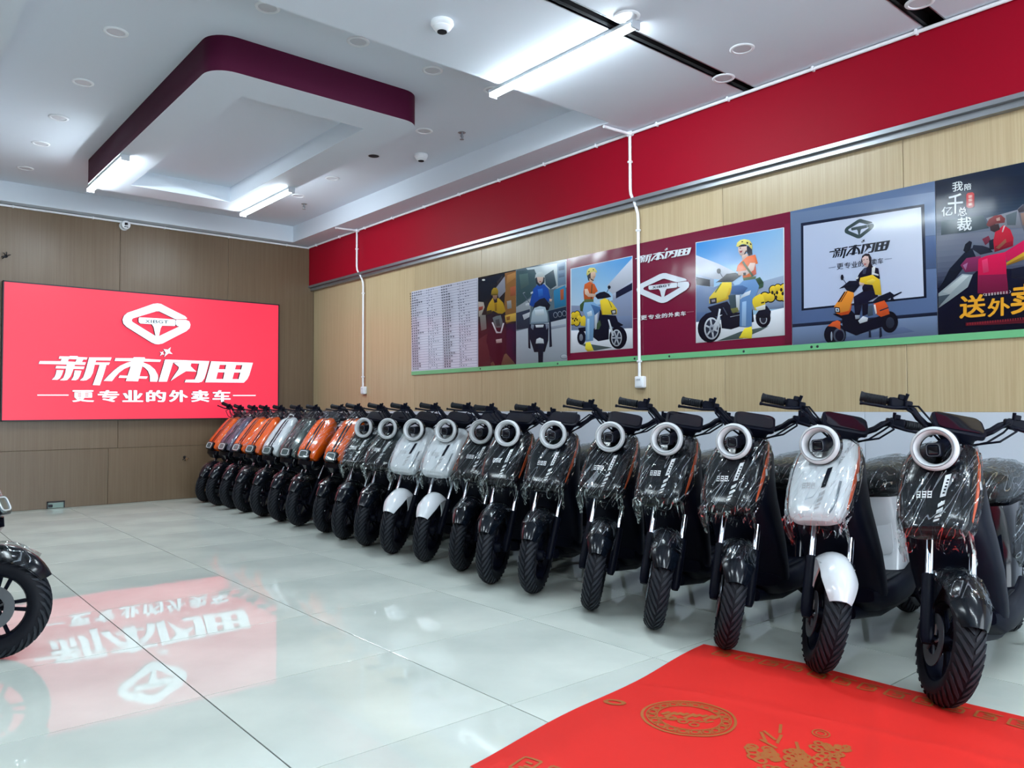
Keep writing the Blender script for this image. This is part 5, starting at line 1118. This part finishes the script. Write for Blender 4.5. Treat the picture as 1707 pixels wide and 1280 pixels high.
a.polys([((60, 80, 92), [(60, 420), (180, 400), (360, 380), (400, 470), (240, 500), (60, 520)]), ((134, 138, 150), [(380, 400), (640, 330), (640, 470), (420, 470)]), ((96, 108, 116), [(520, 380), (600, 350), (590, 450), (530, 450)]),
 ((112, 112, 124), [(604, 335), (640, 302), (720, 300), (740, 470), (660, 520), (632, 450)]), ((80, 76, 86), [(604, 340), (650, 300), (720, 300), (720, 340), (615, 360)]), ((150, 120, 110), [(625, 365), (690, 355), (690, 450), (640, 450)]),
 ((14, 24, 44), [(40, 905), (75, 850), (120, 760), (225, 645), (280, 612), (310, 680), (240, 725), (160, 830), (70, 905)]), ((12, 20, 40), [(218, 630), (232, 585), (262, 560), (280, 570), (270, 620), (240, 650)]), ((150, 162, 168), [(40, 935), (210, 796), (285, 802), (250, 890), (120, 985), (40, 1040)]), ((190, 200, 204), [(70, 925), (215, 805), (260, 808), (120, 940)]), ((60, 72, 84), [(40, 955), (125, 940), (60, 1010), (40, 1040)]),
 ((10, 14, 38), [(40, 1045), (130, 980), (250, 890), (285, 802), (330, 760), (540, 760), (R_, 700), (R_, 1300), (40, 1300)]),
 ((128, 42, 88), [(198, 735), (240, 684), (345, 668), (335, 775), (232, 785)]), ((160, 110, 150), [(215, 735), (250, 715), (235, 770)]),
 ((30, 36, 56), [(290, 590), (355, 595), (400, 610), (430, 640), (340, 660), (280, 620)]), ((120, 44, 66), [(352, 548), (398, 524), (415, 560), (375, 592)]), ((20, 26, 46), [(400, 560), (440, 545), (440, 620), (405, 625)]),
 ((196, 26, 54), [(432, 560), (445, 498), (505, 448), (552, 480), (576, 540), (572, 598), (440, 642)]), ((140, 20, 44), [(445, 600), (570, 560), (572, 598), (440, 642)]), ((220, 190, 196), [(505, 455), (518, 450), (500, 500), (492, 498)]), ((150, 90, 70), [(450, 610), (520, 545), (525, 570), (470, 620)]), ((60, 40, 46), [(405, 448), (470, 440), (480, 480), (440, 500), (412, 488)]), ((132, 58, 62), [(382, 448), (400, 408), (440, 382), (486, 376), (516, 402), (512, 432), (450, 440), (400, 462)]), ((190, 150, 140), [(452, 402), (478, 392), (480, 416), (456, 420)]),
 ((216, 26, 88), [(515, 640), (650, 556), (900, 430), (R_, 400), (R_, 620), (900, 640), (650, 662), (528, 706)]), ((204, 162, 48), [(524, 716), (650, 640), (900, 600), (900, 650), (650, 694), (528, 738)]), ((150, 110, 40), [(530, 728), (650, 668), (650, 694), (528, 738)]),
 ((206, 20, 76), [(325, 690), (380, 668), (520, 640), (526, 800), (540, 940), (320, 935)]), ((126, 24, 66), [(326, 805), (524, 798), (540, 940), (320, 935)]), ((226, 60, 110), [(350, 700), (390, 685), (400, 780), (360, 790)]), ((20, 24, 44), [(560, 760), (660, 740), (900, 720), (900, 830), (560, 830)]),
 ((190, 40, 46), [(240, 232), (252, 220), (284, 216), (296, 226), (297, 314), (284, 326), (252, 328), (240, 318)]),
 ((92, 24, 40), [(235, 1143), (R_, 1040), (R_, 1075), (235, 1166)])])
for q, (y0_, n) in enumerate(((240, 3), (266, 3), (294, 3))):
    for k in range(n): a.line((250, 215, 200), (254, y0_+7*k), (282, y0_-3+7*k), 3)
    a.line((250, 215, 200), (268, y0_-4), (266, y0_+17), 3)
WT = (232, 240, 246)
for ch, x0, x1_, y0_, y1_ in (('我', 140, 217, 140, 210), ('陪', 226, 276, 154, 202), ('千', 108, 217, 226, 372), ('亿', 64, 142, 318, 386), ('总', 180, 246, 322, 386), ('裁', 174, 280, 392, 492)):
    a.glyph(ch, WT, ((x0, y1_+4), (x1_, y1_-6), (x1_, y0_-6), (x0, y0_+4)), 0.018)
for ch, x0, x1_, y0_, y1_ in (('送', 190, 380, 945, 1112), ('外', 392, 552, 965, 1100), ('卖', 556, 775, 862, 1082)):
    a.glyph(ch, (244, 172, 48), ((x0, y1_+8), (x1_, y1_-10), (x1_, y0_-10), (x0, y0_+8)), 0.03)
for k in range(8):
    x = 376+21*k; y = 938-2.4*k
    for dy in (0, 7, 13): a.line((214, 196, 200), (x, y+dy), (x+13, y+dy-1), 3)
    a.line((214, 196, 200), (x+6, y-3), (x+6, y+16), 3)
a.line((214, 196, 200), (372, 934), (362, 943), 3); a.line((214, 196, 200), (362, 943), (372, 952), 3); a.line((214, 196, 200), (548, 914), (558, 923), 3); a.line((214, 196, 200), (558, 923), (548, 934), 3)
for k in range(40):
    x = 245+18*k; y = 1152-1.75*k
    for dy in (-5, 1, 7): a.line((170, 52, 60), (x, y+dy), (x+12, y+dy-1), 2.4)
    a.line((170, 52, 60), (x+6, y-7), (x+6, y+10), 2.4)
a.done()
# green strip under the prints, with screws
gy0, gy1 = wy(686), wy(1563)-1.05
gs = empty('green_strip', (XP, (gy0+gy1)/2, ZB0)); tag(gs, 'long pale green strip along the bottom edge of the wall prints', 'strip')
h_ = (gy0-gy1)/2
MB().box(-0.002, 0.0115, -h_, h_, 0, ZP0-ZB0).build('strip', mat('green_strip_paint', (104, 176, 124), 0.3), gs, 0)
for px, py in ((801, 607), (1058, 597), (1116, 594), (1240, 586), (1353, 580), (1363, 580), (930, 603)):
    y = wy(px, py); MB().lathe([(0.009, 0), (0.007, 0.003), (0, 0.004)], 12, 0, Matrix.Translation((-0.002, y-(gy0+gy1)/2, 0.02)) @ Matrix.Rotation(-PI/2, 4, 'Y')).build('screw', M_FRAME, gs)
# ------------------------------------------------------------------ small things on the sign wall
p = on(208, 376, 1, YE-0.05); t = empty('wall_camera', (p.x, YE-0.0125, p.z)); tag(t, 'small round white camera under the ceiling of the sign wall', 'camera')
FY = Matrix.Rotation(PI/2, 4, 'X')
MB().lathe([(0.05, 0), (0.05, 0.012), (0.03, 0.02), (0.03, 0.04)], 24, 0, FY).build('mount', M_WHITE, t)
MB().lathe([(0.03, 0.035), (0.045, 0.045), (0.05, 0.07), (0.046, 0.095), (0.036, 0.10), (0.0, 0.10)], 24, 0, FY).build('housing', M_WHITE, t)
q = MB(); q.rbox((0, -0.103, 0.006), (0.034, 0.008, 0.03), 0.2, ax=1); q.rbox((0, -0.102, -0.026), (0.04, 0.006, 0.01), 0.2, ax=1); q.build('lens', M_SCREEN, t)
def wires(px, py, label, n, col, seed, size):
    p = on(px, py, 1, YE-0.02); t = empty('wire_stub', (p.x, YE-0.0125, p.z)); tag(t, label, 'wire'); rnd = random.Random(seed)
    MB().lathe([(0.0, 0.001), (size*0.45, 0.001), (size*0.5, 0)], 12, 0, FY).build('hole', M_VOID, t)
    for k in range(n):
        a0 = rnd.uniform(0, 6.28); e = Vector((math.cos(a0), 0, math.sin(a0)))*size
        MB().tube([(0, 0, 0), Vector((0, -0.03, 0))+e*0.3, Vector((0, -0.04, 0))+e*0.8, Vector((0, -0.02, 0.0))+e*1.2], size*0.12, 6).build('wire', col[k % len(col)], t)
wires(10, 427, 'small knot of black wires high on the wall above the lit sign', 6, [M_FRAME], 3, 0.035)
wires(308, 762, 'tuft of cut wires sticking out of the wall below the lit sign', 6, [M_FRAME, M_FRAME, mat('brown_wire', (150, 110, 60), 0.5)], 5, 0.034)
pa, pb = on(78, 849, 1, YE-0.02), on(108, 840, 1, YE-0.02)
t = empty('floor_socket', ((pa.x+pb.x)/2, YE-0.0125, 0.0)); tag(t, 'grey-green metal outlet frame at the foot of the sign wall', 'outlet')
wx = (pb.x-pa.x)/2; gm = mat('outlet_metal', (110, 128, 122), 0.35, 0.5)
MB().box(-wx, wx, -0.004, 0, 0.005, 0.06).build('plate', gm, t, 0)
for b in ((-wx, -wx+0.01, 0.004, 0.075), (wx-0.01, wx, 0.004, 0.075), (-wx, wx, 0.066, 0.076)):
    MB().box(b[0], b[1], -0.014, 0, b[2], b[3]).build('frame_bar', M_FRAME, t, 0)
q = MB(); q.rbox((-wx*0.6, -0.008, 0.03), (0.04, 0.01, 0.03), 0.2, ax=1); q.build('socket', M_FRAME, t)
# ------------------------------------------------------------------ red carpet with gold print
M_CARPET = mat('red_fabric', (206, 33, 26), 0.62, spec=0.3); noise_bump(M_CARPET, 350, 0.25, 0.001)
M_GOLD = mat('gold_print', (158, 88, 34), 0.55)
CW, CLN = 1.50, 3.4
def edge_r(w_): # X of the wall-side edge, w_ metres from the far corner
    pts = [(0, 2.900), (0.20, 2.945), (0.42, 2.995), (0.80, 3.005), (1.2, 3.04), (2.0, 3.06), (3.5, 3.07)]
    for (a0, b0), (a1, b1) in zip(pts, pts[1:]):
        if w_ <= a1: return b0+(b1-b0)*(w_-a0)/(a1-a0)
    return 3.07
def car(u, w_, lift=0.0):
    # u metres from the wall-side edge, w_ metres from the far end
    x = edge_r(w_)-u; y = 2.095-w_*0.985-u*0.163+0.010*math.sin(u*7.0+0.6)*math.exp(-w_*3)
    z = 0.0055+0.0035*math.sin(3.1*u+2.2*w_+0.7)*math.sin(5.3*w_-1.7*u)+0.0022*math.sin(11*u-6*w_)+0.0015*math.sin(17*w_+5*u)
    z += 0.006*math.exp(-((u-0.62+0.15*w_)/0.03)**2)*0.7+0.004*math.exp(-((w_-0.72-0.3*u)/0.025)**2)
    e = min(u, CW-u, w_); z *= min(1.0, 0.25+e/0.2)
    return Vector((x, y, max(z, 0.002)+lift))
NU, NW = 90, 200
cg = MB(); cg.add([car(CW*i/NU, CLN*j/NW) for j in range(NW+1) for i in range(NU+1)], [(j*(NU+1)+i, j*(NU+1)+i+1, (j+1)*(NU+1)+i+1, (j+1)*(NU+1)+i) for j in range(NW) for i in range(NU)])
carpet = empty('red_carpet', (0, 0, 0)); tag(carpet, 'red fabric runner with gold printed border on the floor in the foreground', 'carpet')
cm = fix(cg.mesh('fabric', [M_CARPET], 0)); cm.polygons.foreach_set('use_smooth', [True]*len(cm.polygons)); cobj = link('fabric', cm, carpet)
hem = MB()
for j in range(160):
    w0, w1 = CLN*j/160, CLN*(j+1)/160
    for u0, u1 in ((-0.002, 0.0), (CW, CW+0.002)):
        hem.add([car(u0, w0, -0.001), car(u1, w0), car(u1, w1), car(u0, w1, -0.001)], [(0, 1, 2, 3)])
hem.build('hem', mat('grey_hem', (120, 96, 104), 0.7), carpet)
_lift = [0]
def seg(mb, a, b, wd, n=3):
    _lift[0] = (_lift[0]+1) % 97; lf = 0.0012+0.000008*_lift[0]
    d = Vector((b[0]-a[0], b[1]-a[1])); L_ = d.length
    if L_ < 1e-6: return
    d /= L_; k = max(1, int(L_/0.02)); px_, py_ = -d.y*wd/2, d.x*wd/2; v = []
    for i in range(k+1):
        x = a[0]+d.x*L_*i/k; y = a[1]+d.y*L_*i/k; v += [car(x+px_, y+py_, lf), car(x-px_, y-py_, lf)]
    mb.add(v, [(2*i, 2*i+1, 2*i+3, 2*i+2) for i in range(k)])
# border of joined key figures along both long edges
for ub, sgn in ((0.055, 1), (CW-0.055, -1)):
    g = MB(); w_ = 0.10
    while w_ < CLN-0.1:
        a0 = ub; a1_ = ub+sgn*0.075
        for q in (((a0, w_), (a0, w_+0.075)), ((a1_, w_), (a1_, w_+0.06)), ((a0, w_), (a1_, w_)), ((a1_, w_+0.06), (a0+sgn*0.03, w_+0.06)), ((a0+sgn*0.03, w_+0.06), (a0+sgn*0.03, w_+0.03)), ((a0+sgn*0.05, w_+0.022), (a0+sgn*0.05, w_+0.045)), ((a0+sgn*0.018, w_+0.02), (a0+sgn*0.018, w_+0.055))):
            seg(g, q[0], q[1], 0.009)
        w_ += 0.098
    g.build('gold_border', M_GOLD, carpet, 0)
def inv(px, py):
    p_ = on(px, py, 2, 0.008); w0 = 0.3
    for _ in range(30):
        u = edge_r(w0)-p_.x; w0 = (2.095-u*0.163-p_.y)/0.985
    return u, max(w0, 0)
def loopseg(mb, c, ru, rw, wd, n=40, a0=0, a1=2*PI, wob=0.0, k=0):
    pts = [(c[0]+(ru+wob*math.cos(k*t))*math.cos(t), c[1]+(rw+wob*math.cos(k*t))*math.sin(t)) for t in [a0+(a1-a0)*i/n for i in range(n+1)]]
    for p_, q_ in zip(pts, pts[1:]): seg(mb, p_, q_, wd)
def medallion(c, r):
    g = MB(); rnd = random.Random(8)
    loopseg(g, c, r, r, 0.010); loopseg(g, c, r*0.90, r*0.90, 0.004); loopseg(g, c, r*0.68, r*0.68, 0.005, 40)
    for k in range(20):
        a = 2*PI*k/20; p0 = (c[0]+r*0.79*math.cos(a), c[1]+r*0.79*math.sin(a)); loopseg(g, p0, r*0.085, r*0.085, 0.006, 10)
        seg(g, (c[0]+r*0.70*math.cos(a+0.15), c[1]+r*0.70*math.sin(a+0.15)), (c[0]+r*0.88*math.cos(a+0.15), c[1]+r*0.88*math.sin(a+0.15)), 0.006)
    for k in range(9):
        x = -0.45+0.115*k; seg(g, (c[0]+r*(x*0.6-0.28), c[1]-r*x), (c[0]+r*(x*0.6+0.12*math.sin(k*2)), c[1]-r*(x+0.05)), 0.014)
        seg(g, (c[0]+r*(x*0.6+0.1), c[1]-r*(x-0.03)), (c[0]+r*(x*0.6+0.3), c[1]-r*(x+0.06)), 0.008)
    for k in range(3): loopseg(g, (c[0]+r*0.30, c[1]+r*(-0.25+0.26*k)), r*0.10, r*0.09, 0.008, 12)
    return g
for px, py, r in ((1149, 1195, 0.150),):
    medallion(inv(px, py), r).build('gold_medallion', M_GOLD, carpet, 0)
c0 = inv(1149, 1195)
for dw in (1.45,): medallion((c0[0], c0[1]+dw), 0.150).build('gold_medallion', M_GOLD, carpet, 0)
def flowers(c, seed):
    g = MB(); rnd = random.Random(seed)
    for k in range(16):
        u, w_ = c[0]+rnd.uniform(-0.10, 0.26), c[1]+rnd.uniform(-0.10, 0.12)
        r = rnd.uniform(0.016, 0.034)
        for j in range(5):
            a = 2*PI*j/5+rnd.random(); loopseg(g, (u+r*math.cos(a), w_+r*math.sin(a)), r*0.55, r*0.55, 0.010, 8)
    for k in range(9):
        a = rnd.uniform(0, 6.28); u, w_ = c[0]+rnd.uniform(-0.08, 0.24), c[1]+rnd.uniform(-0.10, 0.12); seg(g, (u, w_), (u+0.07*math.cos(a), w_+0.07*math.sin(a)), 0.011)
    return g
fc = inv(1335, 1240); flowers(fc, 2).build('gold_flowers', M_GOLD, carpet, 0)
g = MB(); cc = inv(1368, 1222); loopseg(g, cc, 0.028, 0.028, 0.005, 16); loopseg(g, cc, 0.016, 0.016, 0.005, 12); g.build('gold_cloud', M_GOLD, carpet, 0)
g = MB(); cc = inv(1012, 1166); cc = (cc[0], max(cc[1], 0.07)); loopseg(g, cc, 0.02, 0.035, 0.016, 12); g.build('gold_leaf', M_GOLD, carpet, 0)
